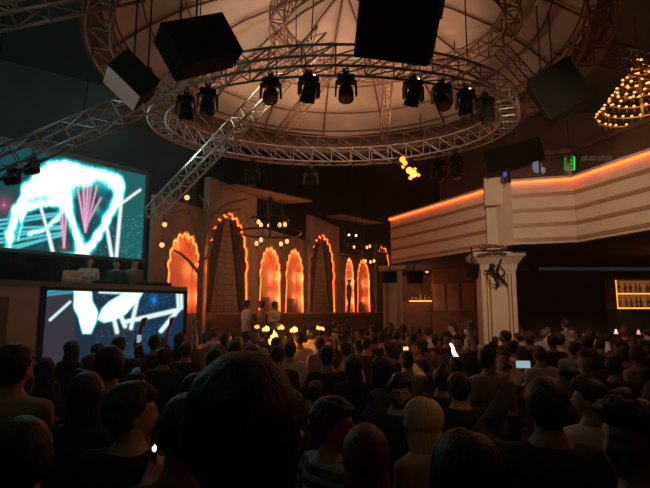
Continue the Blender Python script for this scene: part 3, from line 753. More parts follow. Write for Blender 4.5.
# screen-side lamps clipped to the stage truss
for i, (px, py, Y, lab) in enumerate([(34, 156, 8.1, 'round-faced moving head under the stage truss in front of the video screen'), (15, 166, 8.0, 'moving head under the stage truss near the edge of the video screen')]):
    t = moving_head(R(-75), 'lens'); t.location = P(px, py, Y); t['label'] = lab; t.rotation_euler.z = -.4; t.scale = (.62, .62, .62); t['group'] = 'moving heads on the stage truss'

# ------------------------------------------------------------------ balcony
ZT = CZ + 3.0; ZL = CZ + 1.52
bp = [at_z(390.5, 219, ZT), at_z(488, 189.5, ZT), at_z(511, 182.5, ZT), at_z(573, 178, ZT), at_z(652, 151.5, ZT)]
bp = [V((p.x, p.y, 0)) for p in bp]; bp.append(bp[-1] + (bp[-1] - bp[-2]) * 2.2)
print('balcony', [[round(a, 2) for a in p[:2]] for p in bp])
bal = thing('balcony', 'cream balcony with ochre stripes and a glowing orange LED line along its top', 'balcony', V((bp[3].x + 1, bp[3].y, 0)))
cen = V((9.5, 14.5, 0))
fr = [cen + (p - cen) * (1 + .0) for p in bp]
def seg_out(a, b):
    n = V(((b - a).y, -(b - a).x, 0)).normalized()
    return n if n.dot((a + b) / 2 - V((10, 18, 0))) > 0 else -n
for i in range(5):
    a, b = bp[i], bp[i + 1]
    if i == 1: pass
    n = seg_out(a, b)
    mb = MB(); mb.prism([a - n * .12, b - n * .12, b, a], V((0, 0, ZT - ZL))); [setattr(v, 'z', v.z + ZL) for v in mb.v]
    mb.build('fascia_panel', M['cream'], bal)
    if i != 1:
        H = ZT - ZL
        for f in (.235, .475, .71, .94):
            z = ZT - H * f - .035
            mb = MB(); mb.prism([a + V((0, 0, z)), b + V((0, 0, z)), b + n * .018 + V((0, 0, z)), a + n * .018 + V((0, 0, z))], V((0, 0, .085))); mb.build('stripe', M['stripe'], bal)
        # projecting ledge with the LED line below its lip
        mb = MB(); mb.prism([a - n * .2 + V((0, 0, ZT)), b - n * .2 + V((0, 0, ZT)), b + n * .1 + V((0, 0, ZT)), a + n * .1 + V((0, 0, ZT))], V((0, 0, .05))); mb.build('ledge', M['cream'], bal)
        mb = MB(); mb.prism([a + n * .02 + V((0, 0, ZT - .06)), b + n * .02 + V((0, 0, ZT - .06)), b + n * .07 + V((0, 0, ZT - .06)), a + n * .07 + V((0, 0, ZT - .06))], V((0, 0, .055))); mb.build('led_strip', M['ledbal'], bal)
    if i >= 2:
        gz = ZT + .05; GH_ = .58
        MB().prism([a - n * .1 + V((0, 0, gz)), b - n * .1 + V((0, 0, gz)), b - n * .112 + V((0, 0, gz)), a - n * .112 + V((0, 0, gz))], V((0, 0, GH_))).build('glass_panel', M['glass'], bal)
        MB().prism([a - n * .07 + V((0, 0, gz + GH_)), b - n * .07 + V((0, 0, gz + GH_)), b - n * .16 + V((0, 0, gz + GH_)), a - n * .16 + V((0, 0, gz + GH_))], V((0, 0, .09))).build('handrail', M['handrail'], bal)
        for f in (.02, .5, .98):
            q = a + (b - a) * f - n * .14; MB().box(q + V((0, 0, gz + GH_ / 2)), (.04, .04, GH_)).build('rail_post', M['handrail'], bal)
# floor slab
mb = MB(); far = [V((15.9, bp[-1].y, 0)), V((15.9, 24, 0)), V((bp[0].x + 1.5, 24, 0)), V((bp[0].x, bp[0].y + .5, 0))]
mb.prism([p + V((.0, .1, ZL + .02)) for p in bp] + [p + V((0, 0, ZL + .02)) for p in far], V((0, 0, .3))); mb.build('floor_slab', M['wallr'], bal)
# newel pedestal between the facades
pa = P(488.5, 205, 11.6); pb = P(511, 205, 11.6); nz1 = P(500, 177, 11.6).z; nz0 = P(500, 205, 11.6).z
cx = (pa.x + pb.x) / 2; wN = pb.x - pa.x
MB().box((cx, 11.6 + wN / 2, (nz0 + nz1) / 2), (wN, wN, nz1 - nz0), Matrix.Rotation(R(-14), 3, 'Z')).build('newel_block', M['cream'], bal, bevel=.015)
zb_ = P(500, 249, 11.7).z
MB().box((cx + .01, 11.75 + wN / 2, (nz0 + zb_) / 2), (wN * .78, wN * .9, nz0 - zb_), Matrix.Rotation(R(-14), 3, 'Z')).build('newel_shaft', M['cream'], bal, bevel=.01)
mb = MB()
for k in range(9):
    a = -1.2 + 2.4 * k / 8; q = P(492 + 3.0 * (k - 4) + 1, 247.5, 11.45)
    mb.ell(q + V((0, 0, .03 * math.cos(a * 1.3))), (.06, .03, .035 + .02 * (k % 2)))
mb.build('carved_crest', M['rib'], bal, smooth=True)
# upper-floor back wall, exit sign, lamps
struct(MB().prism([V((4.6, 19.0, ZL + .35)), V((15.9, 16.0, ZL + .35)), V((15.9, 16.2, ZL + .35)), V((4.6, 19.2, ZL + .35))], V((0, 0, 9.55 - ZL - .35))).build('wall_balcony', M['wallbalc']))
def sign_at(px0, py0, px1, py1, Y):
    return P(px0, py0, Y), P(px1, py0, Y), P(px0, py1, Y)
q0, q1, q2 = sign_at(564.5, 156, 575, 170.5, 14.5)
ex = thing('exit_sign', 'green illuminated emergency exit sign on the upper floor behind the balcony glass', 'exit sign', q0 + (q1 - q0) / 2)
MB().hexa(q0 + V((0, .03, 0)), q1 - q0, q2 - q0, V((0, .08, 0))).build('casing', M['dark'], ex)
MB().hexa(q0 + V((0, .012, 0)), q1 - q0, q2 - q0, V((0, .018, 0))).build('panel', M['greendark'], ex)
W_, H_ = (q1 - q0), (q2 - q0)
def sg(a, b): return q0 + W_ * a + H_ * b
mb = MB(); 
for pts, rr in (([(.5, .42), (.46, .62)], .05), ([(.46, .62), (.6, .72), (.55, .9)], .022), ([(.46, .62), (.36, .75), (.22, .8)], .022), ([(.52, .46), (.66, .56), (.72, .5)], .018), ([(.48, .46), (.34, .52), (.32, .64)], .018)):
    mb.tube([sg(a, b) for a, b in pts], rr * .8, 6)
mb.ell(sg(.53, .3), (.045, .02, .045)); mb.build('running_figure', M['green'], ex)
mb = MB()
for a in (.06, .94): mb.tube([sg(a, .05), sg(a, .95)], .02, 5)
mb.tube([sg(.06, .95), sg(.94, .95)], .012, 5); mb.build('door_frame', M['green'], ex)
MB().cyl(sg(.5, 0), V((sg(.5, 0).x, sg(.5, 0).y + .05, 9.6)), .015, n=6).build('hanging_rod', M['dark'], ex)
q = P(537, 166, 12.8)
lp = thing('wall_lamp', 'cold white lamp on the upper floor seen beside the low speaker', 'lamp', q)
MB().ell(q, (.12, .1, .2)).build('shade', M['bluewhite'], lp, smooth=True)
MB().ell(q + V((.16, 0, -.12)), (.06, .05, .09)).build('lower_shade', M['bluewhite'], lp, smooth=True)
MB().cyl(q + V((0, 0, -.15)), V((q.x, q.y, ZL + .33)), .03).build('stem', M['dark'], lp)
MB().cyl(V((q.x, q.y, ZL + .33)), V((q.x, q.y, ZL + .36)), .16).build('base', M['dark'], lp)
mo = thing('hanging_display', 'row of dim bluish display windows on the upper floor behind the glass', 'display', P(592, 157, 15.5))
for i, a in enumerate((582, 590, 598, 606, 618)):
    MB().hexa(P(a, 161, 15.5), P(a + 6.5, 160, 15.5) - P(a, 161, 15.5), V((0, 0, .16)), V((0, .05, 0))).build('pane', M['dimpanel'], mo)
MB().hexa(P(580, 163, 15.56), P(626, 161, 15.56) - P(580, 163, 15.56), V((0, 0, .26)), V((0, .06, 0))).build('frame', M['dark'], mo)
for i, (px, py, Y) in enumerate([(503.5, 126, 11.8), (505, 174.5, 11.0)]):
    q = P(px, py, Y); t = thing('blue_spotlight', ['small blue spot lamp above the low hanging speaker', 'small blue spot lamp on top of the balcony newel'][i], 'stage light', q, 'blue lamps by the newel')
    MB().ell(q, (.05, .05, .07)).build('lens', M['blue'], t, smooth=True)
    MB().cyl(q + V((.03, .05, .0)), q + V((.05, .2, .05)), .08, n=12).build('housing', M['dark'], t)
    MB().cyl(q + V((.05, .15, .05)), V((q.x + .05, q.y + .15, 9.6 if i == 0 else q.z - .15)), .02, n=6).build('hanging_rod', M['dark'], t)

# ------------------------------------------------------------------ crystal chandelier
cq = P(643, 118, 11.6); ch = thing('crystal_chandelier', 'big cone shaped crystal chandelier glowing gold above the balcony', 'chandelier', cq)
tiers = [(61, .08), (70, .22), (79, .38), (87, .53), (95, .69), (103, .86), (110, 1.0)]
for k, (py, rad) in enumerate(tiers):
    z = P(643, py, 11.6).z; c = V((cq.x, cq.y, z))
    MB().tube(ring_pts(c, rad, rad, z - .05, 40), .018, 6, True).build('tier_ring', M['gold'], ch)
    nb = max(6, int(rad * 30)); mb = MB(); drop = MB()
    for j in range(nb):
        a = 2 * math.pi * j / nb + k * .3 + random.uniform(-.05, .05); p = c + V((rad * math.cos(a), rad * math.sin(a), random.uniform(-.015, .015)))
        MB().ell(p, (.034, .034, .024), nu=8, nv=6).build('bulb', M['crystal'], ch, True)
        for dz in (.09, .14): drop.ell(p - V((0, 0, dz)), (.014, .014, .025), nu=6, nv=4)
    drop.build('crystal_drop_fringe', M['lensbrown'], ch)
MB().cyl(V((cq.x, cq.y, cq.z)), V((cq.x, cq.y, 9.6)), .03).build('stem', M['gold'], ch)

# ------------------------------------------------------------------ columns
def column(label, cxp, wtop, wsh, yc0, yc1, Y, ornament=True):
    X = P(cxp, 300, Y).x; s = Y / FOC * 1.0
    zc0, zc1 = P(cxp, yc0, Y).z, P(cxp, yc1, Y).z; w = wsh * s; wt = wtop * s
    t = thing('column', label, 'column', V((X, Y + w / 2, 0))); t['kind'] = 'thing'
    c = V((X, Y + w / 2, 0)); rot = Matrix.Rotation(R(-8), 3, 'Z')
    def sq(a, z): return [c + rot @ V((x * a / 2, y * a / 2, z)) for x, y in ((-1, -1), (1, -1), (1, 1), (-1, 1))]
    MB().loft([sq(w, 0), sq(w, zc1)]).build('shaft', M['cream'], t)
    MB().loft([sq(w * 1.02, zc1 - .06), sq(w * 1.06, zc1), sq(w * 1.1, zc1 + (zc0 - zc1) * .25), sq(wt * .93, zc0 - .13), sq(wt * .97, zc0 - .12), sq(wt, zc0 - .08), sq(wt, zc0)]).build('capital', M['cream'], t)
    MB().loft([sq(w * 1.25, 0), sq(w * 1.25, .25), sq(w * 1.05, .35)]).build('base', M['cream'], t)
    for f in (-.36, -.26, .26, .36):
        a = c + rot @ V((w * f, -w / 2 - .012, .4)); b = c + rot @ V((w * f, -w / 2 - .012, zc1 - .12)); MB().cyl(a, b, .018, n=6).build('gilt_fillet', M['gold'], t)
    return t, c, w, rot
colt, cc, cw, crot = column('broad cream column with a flared capital carrying the balcony corner', 502, 50, 33, 252.5, 269, 12.05)
q = P(495.5, 273, cc.y - cw / 2 - .13)
orn = thing('iron_ornament', 'black iron figure ornament fixed to the broad cream column', 'ornament', q)
mb = MB(); s_ = q.y / FOC
def oo(a, b): return P(a, b, q.y)
for pts, r0, r1 in (([(494, 271), (497, 275)], .09, .07), ([(493, 270), (487, 271.5), (484, 270.5)], .035, .02), ([(497, 270), (500, 263), (501.5, 258)], .035, .018), ([(498, 275), (503, 280), (507, 285)], .045, .02), ([(496, 276), (498, 283), (496, 287)], .045, .025), ([(500, 278), (505, 273)], .025, .012)):
    branch(mb, [oo(a, b) for a, b in pts], r0, r1)
mb.ell(oo(492, 266.5), (.07, .06, .08)); mb.build('figure', M['dark'], orn, smooth=True)
MB().tube([oo(496 + 9 * math.cos(a), 275 + 10 * math.sin(a)) for a in [2 * math.pi * k / 28 for k in range(28)]], .012, 5, True).build('ring', M['dark'], orn)
MB().cyl(oo(496, 273), oo(496, 273) + V((0, .08, 0)), .04).build('mount', M['dark'], orn)
column('narrow cream column under the far end of the balcony', 394, 27, 19, 266, 270, 15.4)
q = P(390, 277, 14.6)
for i, (px, py, Y, lab) in enumerate([(390, 277, 14.5, 'dark speaker mounted before the narrow cream column'), (415, 277, 16.5, 'dark speaker hanging under the balcony beyond the narrow column'), (473, 271, 11.9, 'slim dark speaker hanging beside the broad column capital'), (526, 267, 12.0, 'small dark speaker hanging on the bar side of the broad column')]):
    q = P(px, py, Y); t = thing('hanging_speaker', lab, 'speaker', q, 'small speakers under the balcony')
    w, h = [(.42, .32), (.5, .4), (.16, .36), (.2, .2)][i]
    MB().box(q, (w, .25, h), Matrix.Rotation(R(-10 + 20 * i), 3, 'Z') @ Matrix.Rotation(R(12), 3, 'X')).build('cabinet', M['black'], t, bevel=.015)
    MB().cyl(q + V((0, -.1, 0)), q + V((0, -.145, -.02)), min(w, h) * .36, n=18).build('cone', M['grille'], t)
    MB().cyl(q + V((0, .05, 0)), V((q.x, q.y + .05, ZL + .015)), .02, n=6).build('hanging_bracket', M['dark'], t)

# ------------------------------------------------------------------ room under the balcony
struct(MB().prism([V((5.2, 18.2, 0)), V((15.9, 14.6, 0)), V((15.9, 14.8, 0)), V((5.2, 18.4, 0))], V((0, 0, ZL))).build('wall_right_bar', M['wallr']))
bs0, bs1 = P(540, 270, 16.6), P(690, 270.5, 13.6)
bsm = thing('ceiling_strip', 'dim bluish light strip along the ceiling of the bar room', 'light strip', bs0)
MB().prism([bs0, bs1, bs1 + V((0, .12, 0)), bs0 + V((0, .12, 0))], V((0, 0, .09))).build('diffuser', M['bluestrip'], bsm)
MB().prism([bs0 + V((0, -.02, .09)), bs1 + V((0, -.02, .09)), bs1 + V((0, .14, .09)), bs0 + V((0, .14, .09))], V((0, 0, .06))).build('ceiling_mount', M['dark'], bsm)
# back-bar cabinet
Yb = 14.4; a0 = P(617, 307.5, Yb); a1 = P(617, 280, Yb); wid = 2.2; H = a1.z - a0.z
bar = thing('back_bar_cabinet', 'amber-lit back bar shelf cabinet full of bottles', 'bar cabinet', V((a0.x + wid / 2, Yb + .3, 0)))
MB().box((a0.x + wid / 2, Yb + .42, a0.z + H / 2), (wid, .03, H)).build('back_panel', M['shelfback'], bar)
mb = MB(); mb.box((a0.x - .03, Yb + .2, a0.z + H / 2), (.05, .46, H + .08)); mb.box((a0.x + wid + .03, Yb + .2, a0.z + H / 2), (.05, .46, H + .08)); mb.box((a0.x + wid / 2, Yb + .2, a0.z + H + .03), (wid + .1, .46, .05)); mb.build('frame', M['wood'], bar)
for z in (a0.z - .02, a0.z + H * .5):
    MB().box((a0.x + wid / 2, Yb + .2, z), (wid, .44, .03)).build('shelf', M['wood'], bar)
    MB().box((a0.x + wid / 2, Yb - .03, z), (wid, .02, .035)).build('shelf_light', M['shelfled'], bar)
MB().box((a0.x + wid / 2, Yb + .2, (a0.z - .04) / 2), (wid + .1, .46, a0.z - .04)).build('lower_cabinet', M['wallr'], bar)
MB().box((a0.x + .02, Yb, a0.z + H / 2), (.03, .02, H)).build('side_light', M['shelfled'], bar)
def bottle(m, h, r_, name='bottle'):
    t = thing(name, 'x', 'bottle', (0, 0, 0))
    MB().lathe([(r_ * .9, 0), (r_, .01), (r_, h * .58), (r_ * .8, h * .66), (r_ * .36, h * .76), (r_ * .34, h * .96)], n=12).build('glass', m, t, smooth=True, local=True)
    MB().lathe([(r_ * 1.02, h * .2), (r_ * 1.02, h * .45)], n=12).build('paper_label', M['cream'], t, local=True)
    MB().cyl((0, 0, h * .95), (0, 0, h * 1.02), r_ * .42).build('cap', M['dark'], t, local=True)
    return t
protob = [bottle(BOT[i % 4], (.3, .33, .27, .31)[i], (.038, .034, .042, .036)[i]) for i in range(4)]
used = [False] * 4; ordn = ['first', 'second', 'third', 'fourth', 'fifth', 'sixth', 'seventh', 'eighth', 'ninth', 'tenth', 'eleventh', 'twelfth']
kindw = ['brown glass bottle', 'green glass bottle', 'squat amber bottle', 'clear glass bottle']
for row, z in enumerate((a0.z - .005 + .003, a0.z + H * .5 + .018)):
    x = a0.x + .1; n = 0
    while n < 11:
        k = (n * 3 + row * 2 + (n // 3)) % 4; loc = (x, Yb + .16 + .05 * (n % 2), z)
        lab = f'{kindw[k]}, {ordn[n]} along the {"upper" if row else "lower"} shelf of the lit back bar'
        if not used[k]: o = protob[k]; o.location = loc; used[k] = True; o['label'] = lab
        else: o = dup(protob[k], loc, None, lab)
        o['group'] = 'bottles on the back bar shelves'
        x += .125 + .03 * ((n * 7) % 3); n += 1
# table lamps on the bar counter
bc = thing('bar_counter', 'dark bar counter in front of the lit back bar', 'bar', V((8.6, 13.4, 0)))
MB().box((8.9, 13.3, .55), (4.2, .55, 1.1)).build('front', M['wallr'], bc)
MB().box((8.9, 13.3, 1.13), (4.4, .75, .06)).build('counter_top', M['wood'], bc)
for i, (px, py) in enumerate([(616, 331.5), (623, 331), (638.5, 332), (645, 331)]):
    q = P(px, py, 13.2); zt_ = 1.16
    t = thing('table_lamp', ['small glowing pinkish cone lamp on the bar counter, first along it', 'small dim cone lamp right beside the first glowing one on the bar'.replace('right beside', 'close beside'), 'small glowing lamp of the farther pair on the bar counter', 'last small lamp along the bar counter'][i], 'table lamp', (q.x, q.y, zt_), 'table lamps on the bar counter')
    z = q.z
    MB().lathe([(.05, z - .06), (.018, z + .06)], V((q.x, q.y, 0)), 14).build('lamp_shade', mat('pink_lamp_%d' % i, (1, .7, .6), .5, emit=(1, .52, .5), es=[1.4, .35, .7, .45][i]), t)
    MB().cyl(V((q.x, q.y, zt_)), V((q.x, q.y, z)), .012).build('stem', M['dark'], t)
    MB().cyl(V((q.x, q.y, zt_)), V((q.x, q.y, zt_ + .02)), .06).build('base', M['dark'], t)
# far side bar glimpsed between the columns
Yc = 19.2; a0 = P(409, 300.5, Yc); a1 = P(432.5, 300.5, Yc)
fb = thing('far_bar', 'far bar with an orange light line and shelf between the columns', 'bar', V(((a0.x + a1.x) / 2, Yc + .3, 0)))
wd = a1.x - a0.x; cx = (a0.x + a1.x) / 2
MB().box((cx, Yc + .3, (a0.z - .05) / 2), (wd + .4, .6, a0.z - .05)).build('front', M['wood'], fb)
MB().box((cx, Yc + .3, a0.z - .03), (wd + .4, .66, .04)).build('counter_top', M['wood'], fb)
MB().box((cx, Yc - .04, a0.z - .02), (wd, .02, .05)).build('shelf_light', M['shelfled'], fb)
MB().box((cx, Yc + 1.0, (ZL - .1) / 2), (wd + .6, .05, ZL - .1)).build('back_panel', M['wood'], fb)
for i, px in enumerate((412, 416, 420.5, 425, 429)):
    p = P(px, 299, Yc + .15); dup(protob[(i * 3 + 1) % 4], (p.x, p.y, a0.z - .008), None, f'{kindw[(i*3+1)%4]} standing on the far bar, {ordn[i]} from the narrow column', 'bottles on the far bar')
for i, (px, py) in enumerate([(418, 269.5), (427, 271)]):
    q = P(px, py, 19.6); t = thing('pendant_lamp', ['warm pendant bulb over the far bar, closer to the narrow column', 'warm pendant bulb over the far bar, closer to the panelled wall'][i], 'pendant lamp', q, 'pendant bulbs over the far bar')
    MB().ell(q, (.075, .075, .075)).build('bulb', M['globe'], t, smooth=True); MB().cyl(q, V((q.x, q.y, ZL)), .01, n=6).build('cord', M['dark'], t)
# panelled wall section
pw0, pw1 = P(432, 310, 18.2), P(478, 310, 17.0); d = (pw1 - pw0); d.z = 0; n = V((d.y, -d.x, 0)).normalized()
pw = struct(MB().prism([V((pw0.x, pw0.y, 0)), V((pw1.x, pw1.y, 0)), V((pw1.x, pw1.y, 0)) - n * .2, V((pw0.x, pw0.y, 0)) - n * .2], V((0, 0, ZL))).build('wall_panelled', M['wood']))
for i in range(3):
    a = V((pw0.x, pw0.y, 0)) + d * (.05 + .32 * i); b = a + d * .26
    struct(MB().prism([a + V((0, 0, 2.2)) + n * .0, b + V((0, 0, 2.2)), b + V((0, 0, 2.2)) + n * .03, a + V((0, 0, 2.2)) + n * .03], V((0, 0, .95))).build('trim_%d' % (i + 1), M['panel']))
# raised terrace with a railing between the columns
ter = struct(MB().box((4.05, 15.6, .3), (3.2, 2.2, .6)).build('floor_terrace', M['floor']))
rl = thing('railing', 'dark metal railing of the raised terrace beside the broad column', 'railing', V((4.0, 13.9, .0)))
ra, rb = P(470, 322, 13.3), P(474, 322, 12.9); ra.z = rb.z = ra.z * .5 + rb.z * .5
MB().cyl(ra, rb, .025).build('top_rail', M['dark'], rl); MB().cyl(ra - V((0, 0, .45)), rb - V((0, 0, .45)), .02).build('lower_rail', M['dark'], rl)
for f in (0, .33, .66, 1): q = ra + (rb - ra) * f; MB().cyl(V((q.x, q.y, 0)), q, .022).build('rail_post', M['dark'], rl)
# ------------------------------------------------------------------ people
SKIN = [mat('skin_tan', (.44, .26, .17), .55, vary=.08, scale=14), mat('skin_light', (.56, .36, .26), .55, vary=.08, scale=14), mat('skin_brown', (.3, .17, .11), .55, vary=.08, scale=14)]
HAIRM = {'black': mat('hair_black', (.014, .011, .01), .5, vary=.3, scale=60, bump=.4), 'dark brown': mat('hair_dark_brown', (.035, .02, .013), .5, vary=.3, scale=60, bump=.4),
         'brown': mat('hair_brown', (.085, .045, .024), .5, vary=.3, scale=60, bump=.4), 'auburn': mat('hair_auburn', (.16, .05, .022), .5, vary=.3, scale=60, bump=.4), 'blonde': mat('hair_blonde', (.62, .43, .2), .45, vary=.25, scale=60, bump=.4)}
def strands(m):
    nt = m.node_tree; tc = next(n for n in nt.nodes if n.type == 'TEX_COORD'); nz = next(n for n in nt.nodes if n.type == 'TEX_NOISE')
    mp = nt.nodes.new('ShaderNodeMapping'); mp.inputs['Scale'].default_value = (1.6, 1.6, .12); nt.links.new(tc.outputs['Object'], mp.inputs['Vector']); nt.links.new(mp.outputs['Vector'], nz.inputs['Vector'])
for m in HAIRM.values(): strands(m)
def striped(name, a, b, sc_):
    m = mat(name, a, .85); nt = m.node_tree; bs = nt.nodes['Principled BSDF']
    tc = nt.nodes.new('ShaderNodeTexCoord'); wv = nt.nodes.new('ShaderNodeTexWave'); wv.wave_type = 'BANDS'; wv.bands_direction = 'Z'; wv.inputs['Scale'].default_value = sc_
    cr = nt.nodes.new('ShaderNodeValToRGB'); cr.color_ramp.interpolation = 'CONSTANT'; cr.color_ramp.elements[1].position = .6
    cr.color_ramp.elements[0].color = a + (1,); cr.color_ramp.elements[1].color = b + (1,)
    nt.links.new(tc.outputs['Object'], wv.inputs['Vector']); nt.links.new(wv.outputs['Fac'], cr.inputs['Fac']); nt.links.new(cr.outputs['Color'], bs.inputs['Base Color'])
    return m
SHIRT = {'black': (.016, .016, .018), 'charcoal': (.05, .05, .053), 'dark blue': (.025, .035, .075), 'grey': (.2, .2, .2), 'white': (.72, .7, .67), 'olive': (.13, .115, .06), 'dark red': (.13, .025, .022),
         'beige': (.45, .36, .26), 'tan': (.36, .25, .14), 'pale blue': (.33, .4, .48), 'brown': (.14, .08, .05), 'dark green': (.03, .07, .045), 'pink': (.55, .25, .26)}
SHIRTM = {k: mat('cloth_' + k.replace(' ', '_'), v, .9, vary=.15, scale=10, bump=.25) for k, v in SHIRT.items()}
SHIRTM['striped'] = striped('cloth_striped', (.05, .05, .06), (.32, .3, .28), 5.2)
TROUS = [mat('trousers_denim', (.04, .05, .09), .9, scale=30), mat('trousers_black', (.016, .016, .017), .9, scale=30), mat('trousers_khaki', (.2, .16, .1), .9, scale=30)]
M['eye'] = mat('eye_white', (.75, .72, .68), .25, vary=.03); M['iris'] = mat('iris_dark', (.03, .018, .01), .2)
M['lip'] = mat('lip', (.36, .14, .11), .5, vary=.05)

def fuse(mb, name, voxel, smooth=4, decim=None, wrinkle=0., seed=0):
    me0 = mb.mesh('tmp'); o = bpy.data.objects.new('tmp', me0); C.objects.link(o)
    rm = o.modifiers.new('r', 'REMESH'); rm.mode = 'VOXEL'; rm.voxel_size = voxel
    if smooth:
        sm = o.modifiers.new('s', 'SMOOTH'); sm.factor = .5; sm.iterations = smooth
    if decim:
        dc = o.modifiers.new('d', 'DECIMATE'); dc.ratio = decim
    me = bpy.data.meshes.new_from_object(o.evaluated_get(bpy.context.evaluated_depsgraph_get())); me.name = name
    bpy.data.objects.remove(o); bpy.data.meshes.remove(me0)
    if wrinkle:
        for v in me.vertices:
            n1 = noise.noise(V((v.co.x * 9, v.co.y * 9, v.co.z * 16 + seed))); n2 = noise.noise(V((v.co.x * 24, v.co.y * 24, v.co.z * 30 + seed)))
            v.co += v.normal * (n1 * wrinkle + n2 * wrinkle * .4)
    me.polygons.foreach_set('use_smooth', [True] * len(me.polygons)); me.update()
    return me

HC = V((0, .018, 1.635))
def sst(a, b, x):
    t = max(0, min(1, (x - a) / (b - a))); return t * t * (3 - 2 * t)
def head_point(t, p, female=False):
    """t: 0 chin .. pi crown (polar from -z), p: longitude, 0 = face forward (+y)."""
    x, y, z = math.sin(t) * math.sin(p), math.sin(t) * math.cos(p), -math.cos(t)
    X, Y, Z = x * .074, y * .094, z * .115
    if z < 0:
        k = 1 - .34 * (-z) ** 1.4; X *= k; Y *= (1 - .22 * (-z) ** 2)
        Y += .020 * (-z) ** 1.2                                     # chin forward
    else:
        Y -= .010 * z; X *= 1 + .05 * math.sin(math.pi * z)
    if y < 0: Y *= 1 + .06 * sst(-.4, .5, z)                        # back of the skull
    if y > 0:
        fz = Z; fx = X
        Y += .021 * math.exp(-(fx / .011) ** 2) * math.exp(-((fz + .022) / .017) ** 2) + .010 * math.exp(-(fx / .009) ** 2) * math.exp(-((fz - .004) / .02) ** 2)   # nose
        for s in (-1, 1): Y -= .011 * math.exp(-((fx - s * .031) / .017) ** 2) * math.exp(-((fz - .006) / .012) ** 2)                                   # sockets
        Y += .006 * math.exp(-(fx / .045) ** 2) * math.exp(-((fz - .028) / .010) ** 2)                                                                 # brow
        Y += .006 * math.exp(-(fx / .022) ** 2) * math.exp(-((fz + .056) / .008) ** 2) - .004 * math.exp(-(fx / .02) ** 2) * math.exp(-((fz + .049) / .003) ** 2)
        Y += .005 * math.exp(-(fx / .018) ** 2) * math.exp(-((fz + .092) / .014) ** 2)
    return V((X, Y, Z))
def head_mb(mb, yaw, nod, nu=40, nv=28):
    rot = Matrix.Rotation(yaw, 3, 'Z') @ Matrix.Rotation(nod, 3, 'X'); rings = []
    for i in range(1, nv):
        t = math.pi * i / nv; rings.append([HC + rot @ head_point(t, 2 * math.pi * j / nu) for j in range(nu)])
    mb.loft(rings)
    for s in (-1, 1):
        e = Matrix.Rotation(s * R(18), 3, 'Z')
        mb.ell(HC + rot @ V((s * .077, -.008, -.006)), (.009, .019, .031), rot @ e, 12, 8)
        mb.ell(HC + rot @ V((s * .082, -.016, .004)), (.006, .014, .022), rot @ e, 10, 7)
    return rot

def hair_mesh(style, yaw, nod, seed, nu=44, rows=16):
    rot = Matrix.Rotation(yaw, 3, 'Z') @ Matrix.Rotation(nod, 3, 'X')
    mb = MB(); outer, inner = [], []
    for i in range(rows + 1):
        f = i / rows; ro, ri = [], []
        for j in range(nu):
            p = 2 * math.pi * j / nu; c = math.cos(p)                # c: 1 front, -1 back
            if style in ('short', 'curly', 'quiff', 'bun'):
                zend = (.052 if c > .55 else .052 + (-.052 - .052) * sst(.55, -.1, c)) if c > -.1 else -.052 + (-.085 + .052) * sst(-.1, -.6, c)
                if -.35 < c <= .55: zend = .052 + (.004 - .052) * sst(.55, .12, c) if c > .1 else .004 + (-.06 - .004) * sst(.1, -.35, c)
            elif style == 'crop': zend = (.06 if c > .5 else .06 + (-.03 - .06) * sst(.5, -.1, c)) if c > -.1 else -.03 - .04 * sst(-.1, -.6, c)
            else: zend = .055 if c > .7 else .055 + (-.30 - .055) * sst(.7, .25, c)
            z = .113 + (zend - .113) * f
            zz = max(z, -.055); t = math.acos(max(-.9999, min(.9999, -zz / .115)))
            q = head_point(t, p); base = V((q.x, q.y, z))
            th = {'short': .018, 'crop': .008, 'curly': .034, 'quiff': .02, 'bun': .014, 'long': .022}[style]
            if style == 'quiff': th += .03 * sst(.1, .9, c) * sst(.0, .06, z)
            if style == 'long' and z < -.055:
                base.y -= .006 * (-.055 - z) / .1; base.x *= 1 + .25 * (-.055 - z); th += .012
            th *= (.25 + .75 * sst(1.0, .72, f)) if style != 'long' else (.4 + .6 * sst(1., .85, f))
            d = V((base.x, base.y, max(0, base.z * .9))).normalized() if i > 0 else V((0, 0, 1))
            n1 = noise.noise(V((math.cos(p) * (9 if style == 'long' else 4), math.sin(p) * (9 if style == 'long' else 4), z * (6 if style == 'long' else 30) + seed)))
            n2 = noise.noise(base * 55 + V((seed, 0, 0))) if style != 'long' else noise.noise(V((math.cos(p) * 20, math.sin(p) * 20, z * 5 + seed)))
            k = th * (1 + (.22 * n1 + .25 * n2) * (1.5 if style == 'curly' else 1) * sst(.0, .45, f))
            if i == 0: base = V((q.x * .3, q.y * .3, .111))
            ro.append(HC + rot @ (base + d * k)); ri.append(HC + rot @ (base - d * .012))
        outer.append(ro); inner.append(ri)
    mb.loft(outer + inner[::-1])
    if style == 'bun': mb.ell(HC + rot @ V((0, -.105, .05)), (.045, .04, .042), rot)
    me = mb.mesh('hair')
    me.polygons.foreach_set('use_smooth', [True] * len(me.polygons)); me.update()
    return me

